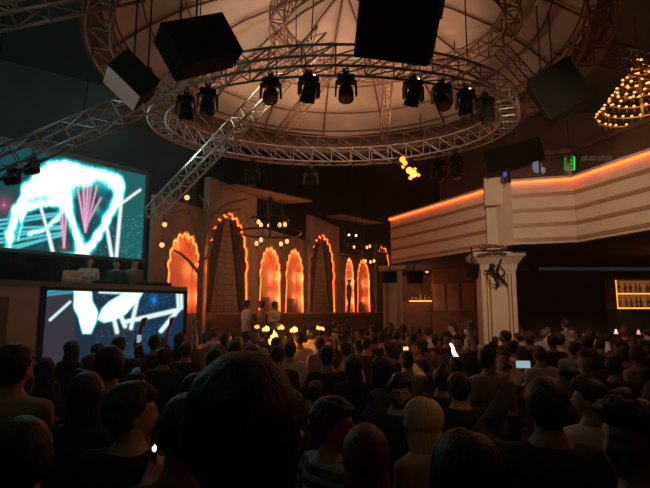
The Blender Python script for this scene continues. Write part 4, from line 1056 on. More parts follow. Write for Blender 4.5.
ARMS = {'down': ((.235, -.035, 1.135), (.25, .045, .9)), 'bent': ((.25, -.03, 1.14), (.17, .2, 1.16)), 'up': ((.27, .07, 1.6), (.215, .12, 1.86)), 'phone': ((.24, .2, 1.42), (.12, .36, 1.62)), 'hip': ((.34, -.08, 1.18), (.2, .03, 1.02)),
        'candle': ((.26, .14, 1.2), (.15, .36, 1.38)), 'film': ((.27, .12, 1.45), (.06, .34, 1.68)), 'lift': ((.26, .2, 1.52), (.1, .35, 1.74)), 'reach': ((.30, .16, 1.50), (.22, .30, 1.70))}
def hand(mb, w, d, side, curl=.35, up=V((0, 1, 0))):
    """palm, four unequal bent fingers and a thumb, from wrist w along d; side = +1 right hand."""
    d = d.normalized(); nrm = (up - d * up.dot(d)).normalized(); s = d.cross(nrm).normalized()
    for k in range(4): mb.capsule(w + d * .01 + s * (.009 * (k - 1.5)), w + d * .088 + s * (.0195 * (k - 1.5)), .0125, .0105, 8)
    L = [(.036, .024, .019), (.044, .028, .021), (.041, .026, .02), (.031, .02, .017)]
    for k in range(4):
        p = w + d * (.09 - .004 * abs(k - 1.5)) + s * (.0205 * (k - 1.5)); a = .1
        dd = (d + s * .07 * (k - 1.5)).normalized()
        for m_, l in enumerate(L[k]):
            a += curl * (1 + .15 * k); q = p + (dd * math.cos(a) + nrm * math.sin(a)) * l
            mb.capsule(p, q, .0088 - .0008 * m_, .0082 - .0008 * m_, 8); p = q
    b = w + d * .03 - s * .025 * 1; t1 = b - s * .034 + d * .026 + nrm * .012; t2 = t1 - s * .008 + d * .03 + nrm * .008
    mb.capsule(b, t1, .0125, .0105, 8); mb.capsule(t1, t2, .010, .008, 8)

def torso(mb, inf, fem, z0=.86, z1=1.6):
    prof = [(.80, .13, .1, 0), (.86, .15, .105, 0), (.95, .168, .118, -.005), (1.05, .152, .108, 0), (1.15, .15, .104, .0), (1.28, .168, .116, .004), (1.38, .178, .112, 0), (1.44, .158, .092, -.005), (1.485, .095, .07, -.004), (1.53, .06, .058, 0), (1.6, .054, .056, .008)]
    rings = []
    for z, rx, ry, yo in prof:
        if z < z0 - 1e-6 or z > z1 + 1e-6: continue
        if fem: rx *= .9 if 1.0 < z < 1.2 or z > 1.25 else 1.0; ry *= .95
        rings.append([V(((rx + inf) * math.cos(a), yo + (ry + inf) * math.sin(a), z)) for a in [2 * math.pi * k / 28 for k in range(28)]])
    mb.loft(rings)
    if fem and z1 > 1.3:
        for s in (-1, 1): mb.ell((s * .075, .085, 1.27), (.062 + inf, .055 + inf, .06 + inf))
def arm_pts(pose, s, fem):
    k = .9 if fem else 1.
    e, w = ARMS[pose]; sh = V((s * .178 * k, -.005, 1.415))
    return sh, V((s * e[0] * k, e[1], e[2])), V((s * w[0] * k, w[1], w[2]))
def build_person(key, poses, style, yaw=0., nod=0., fem=False, sleeve='short', hi=False, seed=0, finger=False):
    body = MB(); torso(body, 0, fem); head_mb(body, yaw, nod, *((48, 34) if hi else (24, 18)))
    shirt = MB(); torso(shirt, .013, fem, .86, 1.5)
    sk = .88 if fem else 1.
    for s, pose in zip((-1, 1), poses):
        sh, e, w = arm_pts(pose, s, fem)
        body.capsule(V((s * .1, -.005, 1.43)), sh, .055 * sk, .058 * sk); body.capsule(sh, e, .054 * sk, .041 * sk); body.capsule(e, w, .041 * sk, .026 * sk)
        hand(body, w, w - e, s, .3 if pose != 'down' else .25, V((0, 1, .2)) if pose in ('up', 'phone', 'reach', 'lift', 'film', 'candle') else V((-s, .2, .2)))
        shirt.capsule(V((s * .09, -.005, 1.43)), sh, .068 * sk, .072 * sk)
        if sleeve == 'long': shirt.capsule(sh, e, .069 * sk, .056 * sk); shirt.capsule(e, e + (w - e) * .93, .056 * sk, .04 * sk)
        elif sleeve == 'short': shirt.capsule(sh, sh + (e - sh) * .62, .072 * sk, .062 * sk)
    tr = MB(); rings = []
    for z, rx, ry in ((.80, .155, .118), (.86, .168, .122), (.93, .172, .126), (1.0, .160, .118)):
        rings.append([V((rx * math.cos(a), ry * math.sin(a), z)) for a in [2 * math.pi * k / 24 for k in range(24)]])
    tr.loft(rings)
    for s in (-1, 1):
        h, kn, an = V((s * .088, 0, .88)), V((s * .1, .02, .5)), V((s * .105, -.02, .09))
        body.capsule(h, kn, .08, .055); body.capsule(kn, an, .055, .036); body.capsule(an + V((0, -.02, -.045)), V((s * .125, .16, .026)), .04, .026); body.capsule(an, an + V((0, -.01, -.05)), .036, .036)
        tr.capsule(h, kn, .096, .072); tr.capsule(kn, an + V((0, 0, .02)), .072, .058)
    out = {'body': fuse(body, 'person', .0068 if hi else (.0085 if finger else .017), 3 if hi else 2, .45 if hi else (.35 if finger else .55)),
           'shirt': fuse(shirt, 'shirt', .014 if hi else .024, 4, None if hi else .6, .006 if hi else .004, seed),
           'trousers': fuse(tr, 'trousers', .024, 3, .5), 'hair': hair_mesh(style, yaw, nod, seed * 3.7, *((72, 26) if hi else (30, 10))) if style else None, 'yaw': yaw, 'nod': nod}
    return out
def face_parts(par, yaw, nod, brow_m, beard=False):
    rot = Matrix.Rotation(yaw, 3, 'Z') @ Matrix.Rotation(nod, 3, 'X'); f = lambda x, y, z: HC + rot @ V((x, y, z))
    for s in (-1, 1):
        e = MB().ell(f(s * .031, .0765, .006), (.0125, .009, .0068), rot, 14, 10).build('eye', M['eye'], par, True, local=True)
        MB().ell(f(s * .031, .0835, .006), (.0052, .003, .0052), rot, 10, 8).build('iris', M['iris'], e, True, local=True)
        MB().tube([f(s * .013, .0935, .026), f(s * .03, .0925, .0305), f(s * .049, .0795, .025)], [.0035, .0048, .0025], 6).build('eyebrow', brow_m, par, True, local=True)
    MB().tube([f(-.024, .082, -.052), f(-.01, .0935, -.0495), f(0, .0945, -.051), f(.01, .0935, -.0495), f(.024, .082, -.052)], [.002, .005, .0045, .005, .002], 8).build('mouth', M['lip'], par, True, local=True)
    if beard:
        rings = []
        for i in range(9):
            z = -.03 - .078 * i / 8; t = math.acos(max(-.999, min(.999, -z / .115))); ro = []
            for j in range(25):
                p = -1.25 + 2.5 * j / 24; q = head_point(t, p); d = V((q.x, q.y, q.z * .5)).normalized()
                cut = (abs(q.x) < .026 and z > -.062)
                ro.append(f(*(q + d * (-.004 if cut else .0045 * (1 + .4 * noise.noise(q * 90))))))
            rings.append(ro)
        MB().loft(rings, closed=False).build('beard', brow_m, par, True, local=True)

VAR = {}
def variant(key):
    if key in VAR: return VAR[key]
    VAR[key] = build_person(key, *VDEF[key][:-1], **VDEF[key][-1]); return VAR[key]
VDEF = {  # poses, style, options
    'man_short': (('down', 'down'), 'short', dict(seed=1)), 'man_bent': (('down', 'bent'), 'short', dict(yaw=R(25), seed=2, sleeve='long')), 'man_crop': (('bent', 'down'), 'crop', dict(yaw=R(-20), seed=3)),
    'man_curly': (('down', 'down'), 'curly', dict(yaw=R(35), seed=4, sleeve='long')), 'man_turn': (('bent', 'bent'), 'quiff', dict(yaw=R(-60), seed=5)), 'woman_long': (('down', 'bent'), 'long', dict(fem=True, seed=6, yaw=R(10))),
    'woman_bun': (('bent', 'down'), 'bun', dict(fem=True, seed=7, yaw=R(-30))), 'woman_turn': (('down', 'down'), 'long', dict(fem=True, seed=8, yaw=R(55))),
    'man_up': (('up', 'down'), 'short', dict(seed=9, finger=True)), 'man_phone': (('bent', 'phone'), 'short', dict(seed=10, finger=True, sleeve='long')), 'woman_up': (('up', 'up'), 'long', dict(fem=True, seed=11, finger=True)),
    'near_man': (('down', 'down'), 'short', dict(hi=True, seed=12)), 'near_turn': (('down', 'bent'), 'quiff', dict(hi=True, seed=13, yaw=R(42), sleeve='long')), 'near_curly': (('bent', 'bent'), 'curly', dict(hi=True, seed=14, yaw=R(-50))),
    'near_face': (('bent', 'down'), 'quiff', dict(hi=True, seed=15, sleeve='long', yaw=R(-6), nod=R(-4))), 'near_long': (('down', 'bent'), 'long', dict(hi=True, seed=16, fem=True, yaw=R(30))), 'near_phone': (('film', 'down'), 'short', dict(hi=True, seed=17, sleeve='long')),
    'near_profile': (('down', 'bent'), 'quiff', dict(hi=True, seed=18, yaw=R(72), sleeve='short')), 'near_lighter': (('candle', 'bent'), 'crop', dict(hi=True, seed=19, yaw=R(15))),
}
STYLEW = {'short': 'short', 'crop': 'cropped', 'curly': 'curly', 'quiff': 'swept-up', 'bun': 'tied-up', 'long': 'long', 'bald': 'no'}
def person(key, loc, rz, scale, shirt, hair='black', skin=0, trousers=1, label=None, group=None, cat='person'):
    v = variant(key)
    def mk(n, me, m):
        o = bpy.data.objects.new(n, me); C.objects.link(o)
        if not me.materials: me.materials.append(None)
        o.material_slots[0].link = 'OBJECT'; o.material_slots[0].material = m
        return o
    b = mk('person', v['body'], SKIN[skin]); b.location = loc; b.rotation_euler.z = rz; b.scale = (scale,) * 3
    for n, m in (('shirt', SHIRTM[shirt]), ('trousers', TROUS[trousers]), ('hair', HAIRM[hair])):
        if v[n] is None: continue
        c = mk(n, v[n], m); c.parent = b
    tag(b, label or 'x', cat, group)
    return b
PTOP = {}
def top_of(key):
    v = variant(key)
    if key not in PTOP: PTOP[key] = max(max(q.co.z for q in v['body'].vertices if abs(q.co.x) < .12 and q.co.z < 1.8), max(q.co.z for q in v['hair'].vertices))
    return PTOP[key]
PLACED = []
def place(key, px, pyt, Y, rz=0., floor=0., **kw):
    """stand a person with the crown at photo point (px, pyt), Y metres away."""
    q = P(px, pyt, Y); s = (q.z - floor) / top_of(key)
    PLACED.append((q.x, q.y, .3))
    print('near', key, round(s, 3), round(Y, 1))
    return person(key, (q.x, q.y, floor), rz, s, **kw)
T = 'crowd nearest the camera'
fore = place('near_man', 243, 352, .83, R(4), PLAT, shirt='black', hair='black', label='person seen from behind whose big dark head fills the bottom middle of the view')
place('near_man', 24, 417, 1.5, R(35), PLAT, shirt='charcoal', hair='dark brown', label='short-haired person with one ear showing, standing lowest before the olive-shirted back')
place('near_man', 14, 343, 3.0, R(-8), 0, shirt='tan', hair='black', label='broad-backed person in a tan shirt at the far side below the booth door')
place('near_curly', 133, 381, 2.35, R(-10), 0, shirt='black', hair='dark brown', label='curly-haired person in profile looking across, black shirt, near the tiny lighter flame')
pl = place('near_lighter', 186, 394, 1.7, R(12), 0, shirt='dark red', hair='black', skin=2, label='person beside the big dark head raising a tiny white lighter spark')
pf = place('near_face', 398, 371, 3.75, R(186), 0, shirt='black', hair='black', skin=0, label='dark-haired person in a black jacket facing the camera, beside the blonde person')
face_parts(pf, R(-6), R(-4), HAIRM['black'], True)
place('near_long', 424, 397, 2.75, R(35), 0, shirt='beige', hair='blonde', skin=1, label='blonde long-haired person seen from behind in a pale top')
place('near_curly', 331, 396, 2.5, R(-60), 0, shirt='striped', hair='dark brown', label='person in a striped T-shirt seen from behind, leaning to the auburn-haired one')
place('near_long', 364, 424, 2.05, R(-25), 0, shirt='brown', hair='auburn', skin=1, label='auburn-haired person in a brown top just before the striped T-shirt')
pph = place('near_phone', 546, 374, 2.35, R(-6), 0, shirt='charcoal', hair='black', label='broad person in a charcoal shirt seen from behind, one arm raised filming on a phone')
place('near_turn', 590, 374, 3.2, R(10), 0, shirt='white', hair='black', label='person in a white shirt between the charcoal-shirted broad back and the dark quiffed head')
pr = place('near_profile', 634, 388, 1.7, R(38), 0, shirt='dark red', hair='black', skin=2, label='dark quiffed person in profile wearing dark red at the picture edge, closest on that side')
place('near_man', 459, 372, 3.9, R(15), 0, shirt='black', hair='black', label='short-haired person in black seen from behind between the blonde and the charcoal-shirted broad back')
place('near_turn', 441, 364, 4.7, R(-70), 0, shirt='black', hair='black', label='person in profile facing another, behind the blonde head')
place('near_long', 85, 371, 2.9, R(-12), 0, shirt='dark blue', hair='black', label='long dark-haired person in dark blue beside the curly-haired profile')
place('near_man', 110, 345, 3.5, R(14), 0, shirt='charcoal', hair='black', label='short-haired person in charcoal silhouetted under the white DJ screen shape')
place('near_man', 290, 388, 3.1, R(20), 0, shirt='black', hair='black', label='short-haired person in black seen just past the big dark head')
place('near_long', 466, 430, 1.55, R(10), 0, shirt='black', hair='black', label='long dark-haired person low in front of the blonde')
place('near_man', 195, 373, 3.4, R(-20), 0, shirt='dark green', hair='black', label='short-haired person in dark green behind the lighter spark')
print('near done')

# ---- the crowd
SHW = ['black'] * 7 + ['charcoal'] * 5 + ['dark blue'] * 3 + ['grey'] * 2 + ['white'] * 3 + ['olive', 'dark red', 'beige', 'pale blue', 'brown', 'brown', 'dark green', 'pink']
MARK = [(-40, 26, 'the booth door'), (26, 52, 'the beige booth panel'), (52, 76, 'the DJ screen edge beside the panel'), (76, 100, 'the white column on the DJ screen'), (100, 126, 'the middle of the DJ screen'), (126, 150, 'the crossing white lines on the DJ screen'),
        (150, 176, 'the far end of the DJ screen'), (176, 204, 'the first glowing arch'), (204, 228, 'the near drape of the tallest arch'), (228, 254, 'the far drape of the tallest arch'), (254, 280, 'the first of the paired niches'), (280, 305, 'the second of the paired niches'),
        (305, 340, 'the second curtained arch'), (340, 372, 'the slim far niches'), (372, 408, 'the narrow cream column'), (408, 440, 'the orange far bar line'), (440, 484, 'the panelled wall'), (484, 522, 'the broad cream column'), (522, 560, 'the dark gap past the broad column'), (560, 610, 'the dark wall under the blue strip'), (610, 700, 'the lit bottle shelf')]
ORD = ['first', 'second', 'third', 'fourth', 'fifth', 'sixth', 'seventh', 'eighth', 'ninth', 'tenth', 'eleventh', 'twelfth', 'thirteenth', 'fourteenth', 'fifteenth', 'sixteenth', 'seventeenth', 'eighteenth', 'nineteenth', 'twentieth', 'twenty-first', 'twenty-second', 'twenty-third', 'twenty-fourth', 'twenty-fifth', 'twenty-sixth', 'twenty-seventh']
KEYS = ['man_short'] * 5 + ['man_bent'] * 4 + ['man_crop'] * 3 + ['man_curly'] * 2 + ['man_turn'] * 2 + ['woman_long'] * 3 + ['woman_bun'] * 2 + ['woman_turn'] * 2
HAIRS = ['black'] * 6 + ['dark brown'] * 5 + ['brown'] * 2 + ['auburn']
random.seed(29)
def allowed(x, y):
    # before the booth
    q = V((x, y, 0)); 
    if (q - B0).dot(bn) < .45 and (q - B0).dot(bu) < BL + .3: return False
    if (q - W0).dot(WN) < 2.4: return False
    if abs(x - cc.x) < .8 and abs(y - cc.y) < .9: return False
    if y > 16.6: return False
    if x > 2.2 and y > 14.2: return False
    if x > 6.3 and y > 12.5: return False
    if 2.3 < x < 4.9 and abs(y - 13.1 + (x - 4.) * .35) < .5: return False
    if abs(x - P(394, 300, 15.4).x) < .6 and abs(y - 15.7) < .7: return False
    return True
# special crowd members placed first: (px, crown py, Y, key, rz, shirt, hair, label)
special = [
    (290, 341, 7.0, 'man_short', 0.1, 'white', 'black', 'person in a white shirt seen from behind, closest to the yellow fire glow'),
    (276, 336, 8.0, 'man_crop', -.2, 'charcoal', 'black', 'cropped-haired silhouette right before the yellow fire glow'.replace('right before', 'standing directly before')),
    (299, 331, 8.6, 'man_bent', .2, 'white', 'black', 'person in a white shirt lit orange beside the fire glow'),
    (312, 327, 9.4, 'man_short', -.1, 'beige', 'black', 'tall dark-haired person in a glowing beige shirt past the fire glow'),
    (320, 336, 8.3, 'woman_bun', .4, 'pink', 'dark brown', 'person in a pink top lit orange beside the beige shirt'),
    (390, 342, 7.0, 'man_curly', .2, 'black', 'brown', 'curly-haired silhouette rimmed orange by the light behind it'),
    (407, 350, 5.9, 'man_phone', .1, 'beige', 'black', 'person holding a small orange-lit screen to the face'),
    (456, 356, 6.0, 'man_phone', .0, 'dark blue', 'black', 'person in dark blue holding up the curved white glow stick'),
    (488, 347, 5.4, 'man_turn', .3, 'beige', 'black', 'person in a pale beige top beyond the curved white glow stick'),
    (155, 331, 7.4, 'man_up', 0.1, 'charcoal', 'black', 'person raising one orange-lit hand before the DJ screen'),
    (180, 329, 8.2, 'woman_up', 0., 'black', 'black', 'person with both hands raised at the end of the DJ screen'),
    (119, 333, 6.8, 'man_phone', -.1, 'charcoal', 'black', 'person holding up a phone at the middle of the DJ screen'),
    (566, 318, 12.2, 'man_short', .4, 'grey', 'black', 'pale-shirted figure standing apart in the dark bar room'),
    (453, 322, 11.6, 'man_bent', 1.2, 'white', 'black', 'person in a white shirt by the railing beside the broad column'),
    (468, 325, 11.0, 'woman_long', 2.0, 'beige', 'dark brown', 'long-haired person in beige by the terrace railing'),
    (560, 333, 9.4, 'man_turn', 1.0, 'white', 'black', 'white-shirted person turned sideways under the dark bar wall'),
    (600, 338, 8.8, 'man_crop', -.6, 'pink', 'black', 'cropped-haired person in pink below the first bar lamp'),
    (632, 337, 9.0, 'woman_turn', 1.4, 'brown', 'auburn', 'auburn long-haired person in brown below the bar lamps'),
]
SPEC = []
TORCH = [(273.5, 345, 8.7, .26, .075, 'flamey', 'tallest yellow torch flame among the crowd by the white shirt'), (266, 331, 10.3, .11, .07, 'flamey', 'low yellow torch flame behind the tallest one'), (257, 328.5, 10.8, .08, .06, 'flame', 'small orange torch flame furthest along towards the tallest arch'), (281, 329.5, 10.0, .1, .06, 'flame', 'small torch flame just past the tallest one'), (294, 332, 9.8, .11, .07, 'flamey', 'low yellow torch flame beside the orange-lit white shirt'), (320.5, 329.5, 9.6, .05, .085, 'flamey', 'flat bright torch flame past the beige shirt')]
for q in TORCH:
    w_ = P(q[0], q[1], q[2]); PLACED.append((w_.x, w_.y, .1))
for px, push in ((247, 1.75), (262, 1.8), (275, 1.75)):
    s_, _ = on_wall(px, 300, push); w_ = w3(s_, 0, push); PLACED.append((w_.x, w_.y, .24))
for px, py, Y, key, rz, sh, hr, lab in special:
    q = P(px, py, Y); s = q.z / 1.765
    if key in ('man_up', 'woman_up', 'man_phone'): s = min(s, 1.05)
    SPEC.append(person(key, (q.x, q.y, 0), rz, s, sh, hr, random.choice((0, 0, 1)), random.randrange(2), lab)); PLACED.append((q.x, q.y, .27))
    print('spec', px, round(s, 3))
cand = []
for off in (.72, 1.25, 1.8):
    s_ = .3
    while s_ < BL + .2:
        q = B0 + bu * (s_ + random.uniform(-.1, .1)) + bn * (off + random.uniform(-.08, .08)); cand.append((q.x, q.y)); s_ += .5
for off in (2.5, 3.05):
    s_ = 0.
    while s_ < 11:
        q = W0 + WD * (s_ + random.uniform(-.1, .1)) + WN * off; cand.append((q.x, q.y)); s_ += .52
y = 3.0
while y < 16.6:
    wdt = .70 * y + .2; st_ = .50 + .008 * y; x = -wdt + random.uniform(0, st_)
    while x < wdt:
        cand.append((x + random.uniform(-.13, .13), y + random.uniform(-.16, .16))); x += st_
    y += .46 + .02 * y
# painter's test: keep those of whom some head or shoulder shows
GW, GH = 330, 250; grid = bytearray(GW * GH)
def stamp(x, y, top, test):
    a, b, dd = proj(V((x, y, top - .12))); hw = .085 * FOC / dd; n = new = 0
    _, yt, _ = proj(V((x, y, top)))
    def blk(x0, x1, y0, y1):
        nonlocal n, new
        for j in range(max(0, int(y0 / 2)), min(GH, int(y1 / 2) + 1)):
            for i in range(max(0, int(x0 / 2)), min(GW - 5, int(x1 / 2) + 1)):
                n += 1
                if not grid[j * GW + i]: new += 1
                if not test: grid[j * GW + i] = 1
    blk(a - hw, a + hw, yt, yt + 2.7 * hw); blk(a - 2.2 * hw, a + 2.2 * hw, yt + 3.6 * hw, 488)
    return new
everyone = []
for o in [o for o in C.objects if o.name.split('.')[0] == 'person']:
    everyone.append((o.location.y, o))
    stamp(o.location.x, o.location.y, o.location.z + 1.76 * o.scale.z, False)
cand.sort(key=lambda c: c[1])
kept = 0
for x, y in cand:
    h = random.gauss(1.72, .085); h = max(1.56, min(1.88, h))
    key = random.choice(KEYS); rz = random.gauss(.05, .45); sh = random.choice(SHW); hr = random.choice(HAIRS); sk = random.choice((0, 0, 1, 2)); tr = random.randrange(3)
    if random.random() < .12: rz += random.choice((-1.6, 1.6, 3.1))
    if y > 6 and x < 2.5 and random.random() < .05: key = random.choice(('man_up', 'man_phone', 'woman_up'))
    if not allowed(x, y) or any((x - a) ** 2 + (y - b) ** 2 < (r_ + .245) ** 2 for a, b, r_ in PLACED): continue
    if y < 2.9: continue
    # clear sight of the face-lit pair
    a, b, dd = proj(V((x, y, h)))
    if a < -14 or a > 664: continue
    if dd < 6.2 and 378 < a < 428 and h > 1.5 and dd < 3.9: continue
    if stamp(x, y, h, True) < 3: continue
    stamp(x, y, h, False); PLACED.append((x, y, .235))
    o = person(key, (x, y, 0), rz, h / 1.765, sh, hr, sk, tr, None); kept += 1
    everyone.append((y, o)); o['_d'] = (key, sh, hr)
print('crowd kept', kept)
# labels: who stands how far back in line with which landmark
rows = {}
for y, o in everyone:
    a, _, _ = proj(V((o.location.x, o.location.y, 1.65)))
    for k, (x0, x1, nm) in enumerate(MARK):
        if x0 <= a < x1: rows.setdefault(k, []).append((o.location.y, o))
for k, lst in rows.items():
    lst.sort(key=lambda q: q[0])
    for i, (_, o) in enumerate(lst):
        if '_d' not in o: continue
        key, sh, hr = o['_d']; stl = VDEF[key][1]
        tail = f'{ORD[i]} back in line with {MARK[k][2]}'
        ext = {'man_up': ', arm raised', 'woman_up': ', both arms raised', 'man_phone': ', phone arm raised'}.get(key, '')
        lab = f'person in {sh} with {STYLEW[stl]} {hr} hair{ext}, {tail}'
        if len(lab.replace(',', '').split()) > 16: lab = f'person in {sh}{ext}, {hr} hair, {tail}'
        if len(lab.replace(',', '').split()) > 16: lab = f'person in {sh}, {tail}'
        o['label'] = lab; o['group'] = 'crowd on the dance floor'; del o['_d']
for y, o in everyone:
    if '_d' in o: o['label'] = 'person at the edge of the crowd'; o['group'] = 'crowd on the dance floor'; del o['_d']; print('unlabelled', o.location)

# ---- DJs behind the counter and figures on the stage ledge
for px, py, key, rz, sh, hr, lab in ((90, 256, 'woman_long', R(205), 'white', 'brown', 'first DJ, in a white top with long hair, bending over the counter by the laptop'), (117, 259, 'man_bent', R(170), 'dark green', 'black', 'middle DJ in a dark green top behind the counter'), (135, 258.5, 'man_short', R(225), 'grey', 'black', 'DJ in grey at the counter end, back rimmed by the screen')):
    d = ray(px, py); t_ = (B0 - bn * 1.05 - EYE).dot(bn) / d.dot(bn); q = EYE + d * t_
    person(key, (q.x, q.y, DZ), rz, (q.z - DZ) / 1.765, sh, hr, 1, 1, lab, 'DJs behind the booth')
for px, py, key, rz, sh, hr, lab, push in ((247, 299.5, 'man_short', R(-60), 'white', 'black', 'white-shirted person beside the far drape of the tallest arch', 1.75), (262, 300, 'woman_bun', R(100), 'beige', 'brown', 'person in beige before the first of the paired niches', 1.8), (275, 301, 'man_bent', R(-120), 'white', 'black', 'person in white before the gap of the paired niches', 1.75), (349, 289, 'man_crop', R(-90), 'black', 'black', 'dark silhouette standing up on the stage before the slim far niches', 1.2)):
    d = ray(px, py); o_ = W0 + WN * push; t_ = (o_ - EYE).dot(WN) / d.dot(WN); q = EYE + d * t_
    fl = ZB - .03 if push < 1.5 else 0
    if fl == 0:
        # standing on a low plinth by the ledge
        fl = q.z - 1.72; bx = thing('plinth', f'small dark plinth under the {sh}-shirted figure ' + {247: 'by the tallest arch', 262: 'by the first paired niche', 275: 'by the gap of the paired niches'}[px], 'plinth', (q.x, q.y, 0), 'plinths along the stage')
        MB().box((q.x, q.y, (fl - .006) / 2), (.42, .42, fl - .006), Matrix.Rotation(R(-23), 3, 'Z')).build('block', M['stage'], bx); MB().box((q.x, q.y, .03), (.46, .46, .06), Matrix.Rotation(R(-23), 3, 'Z')).build('foot', M['stage'], bx)
        person(key, (q.x, q.y, fl), rz, 1.72 / 1.765, sh, hr, 0, 1, lab, 'people by the stage')
    else: person(key, (q.x, q.y, fl), rz, max(.85, min(1.1, (q.z - fl) / 1.765)), sh, hr, 0, 1, lab, 'people by the stage'); print('stage man', (q.z - fl) / 1.765)

# ---- what people hold
def hand_world(o, key, side):
    pose = VDEF[key][0][0 if side < 0 else 1]; sh, e, w = arm_pts(pose, side, VDEF[key][2].get('fem', False))
    p = w + (w - e).normalized() * .075; rz = Matrix.Rotation(o.rotation_euler.z, 3, 'Z')
    return V(o.location) + rz @ (p * o.scale.z)
# ------------------------------------------------------------------ held lights and fires
M['phoneglow'] = mat('phone_screen_cold', (.6, .8, .9), .3, emit=(.5, .72, .8), es=.55)
M['orangescreen'] = mat('phone_screen_orange', (1, .6, .3), .3, emit=(1, .42, .16), es=2.0)
M['spark'] = mat('lighter_spark', (1, .9, .8), .3, emit=(1, .85, .65), es=7)
def phone(label, c, ang, m, w=.075, h=.15, rx=0):
    t = thing('phone', label, 'phone', c, 'phones held up')
    rot = Matrix.Rotation(ang, 3, 'Z') @ Matrix.Rotation(rx, 3, 'X')
    MB().box((0, 0, 0), (w, .01, h), rot).build('case', M['dark'], t, local=True)
    MB().box(rot @ V((0, -.006, 0)), (w * .92, .002, h * .92), rot).build('screen', m, t, local=True)
    return t
hp = [o for o in SPEC]
q = hand_world(pph, 'near_phone', -1); print('phone hand', proj(q))
phone('small glowing phone filming above the raised hand of the broad charcoal-shirted person', q + V((.03, -.01, .055)), R(-10), M['phoneglow'], .08, .042)
q = hand_world(hp[6], 'man_phone', 1); print('orange', proj(q))
phone('small orange-lit phone held to a face', q + V((0, -.02, .04)), R(10), M['orangescreen'], .07, .13)
q = hand_world(hp[11], 'man_phone', 1)
phone('dim phone held up before the DJ screen', q + V((0, -.02, .04)), 0, M['phoneglow'], .07, .12)
def flame_thing(label, q, h, r_, m='flame', cat='lighter', body=True, name='lighter'):
    t = thing(name, label, cat, q)
    fm = MB()
    for dx, k, f in (((0, 1, 1.),) if h < .1 else ((0, 1, .75), (-.6, .62, .55), (.55, .8, .5), (.1, .5, .6))): fm.tube([q + V((r_ * dx * .8, 0, 0)), q + V((r_ * dx, 0, h * k * .25)), q + V((r_ * dx * 1.1, 0, h * k * .5)), q + V((r_ * (dx * .8 + .25), 0, h * k * .78)), q + V((r_ * dx * 1.2, 0, h * k))], [r_ * f * .4, r_ * f * .95, r_ * f, r_ * f * .5, r_ * .05], 10)
    fm.build('flame', M[m], t, smooth=True)
    if body: MB().box(q - V((0, 0, .035)), (.022, .014, .065)).build('body', M['dark'], t)
    return t
flame_thing('tiny white lighter spark low among the dark crowd beside the big head', hand_world(pl, 'near_lighter', -1) + V((-.01, 0, .065)), .026, .0085, 'spark')
flame_thing('tiny orange lighter flame before the rim-lit curly head', P(380.5, 366, 6.0), .085, .022)
q = hand_world(hp[7], 'man_phone', 1); print('stick', proj(q), proj(hand_world(pl, 'near_lighter', -1)))
gs = thing('glow_stick', 'curved white glow stick held above the heads beyond the blonde', 'glow stick', q)
MB().tube([q + V(p) for p in ((.05, 0, .01), (.015, 0, .05), (-.012, 0, .10), (-.02, 0, .15), (-.035, 0, .19), (-.06, 0, .205))], [.014, .026, .021, .018, .014, .006], 8).build('tube', M['white_glow'], gs, smooth=True)
MB().tube([q + V((.05, 0, .01)), q + V((.07, 0, -.04))], .012, 6).build('grip', M['dark'], gs)
# fires on the bar table in the middle of the crowd
for i, (px, py, Y, h, r_, m, lab) in enumerate(TORCH):
    q = P(px, py, Y)
    t = flame_thing(lab, q, h, r_, m, 'torch', False, 'torch')
    MB().lathe([(r_ * .25, -.3), (r_ * .3, -.1), (r_ * .5, -.02), (r_ * .45, .0), (.001, .0)], q, 12).build('bowl', M['dark'], t)
    MB().cyl(q - V((0, 0, .3)), V((q.x, q.y, 0)), .018, n=8).build('pole', M['dark'], t)
    MB().cyl(V((q.x, q.y, 0)), V((q.x, q.y, .02)), .12, n=12).build('base', M['dark'], t)
q = P(606, 418, 2.75)
cand_ = thing('candle_lamp', 'small orange candle lamp glowing between the white shirt and the quiffed head', 'candle lamp', V((q.x, q.y, 0)))
MB().box(q, (.035, .02, .014), Matrix.Rotation(R(-12), 3, 'Y')).build('flame', M['flame'], cand_)
MB().lathe([(.02, -.05), (.03, -.04), (.03, -.012), (.02, -.012)], q, 12).build('glass', M['lensbrown'], cand_)
MB().cyl(q - V((0, 0, .05)), V((q.x, q.y, 0)), .012, n=8).build('stand', M['dark'], cand_)
MB().cyl(V((q.x, q.y, 0)), V((q.x, q.y, .02)), .1, n=12).build('base', M['dark'], cand_)
# ------------------------------------------------------------------ lights and world
def light(name, kind, loc, col, power, size=.1, aim=None, spot=60, blend=.5):
    l = bpy.data.lights.new(name, kind); l.color = col; l.energy = power
    o = bpy.data.objects.new(name, l); C.objects.link(o); o.location = loc
    if kind == 'AREA': l.shape = 'DISK'; l.size = size
    else: l.shadow_soft_size = size
    if kind == 'SPOT': l.spot_size = R(spot); l.spot_blend = blend
    if aim is not None: o.rotation_euler = (V(aim) - V(loc)).to_track_quat('-Z', 'Y').to_euler()
    return o
AMB = (1, .50, .28)
# uplights on the lighting ring that wash the canopy
for k in range(8):
    a = 2 * math.pi * k / 8 + .2
    p = V((BC.x + BRX * .8 * math.cos(a), BC.y + BRY * .8 * math.sin(a), ZBR + .1))
    light('canopy_uplight', 'SPOT', p, (1, .57, .36), 58, .12, V((AC.x, AC.y + 1.2, ZA + 2.2)), 140, 1)
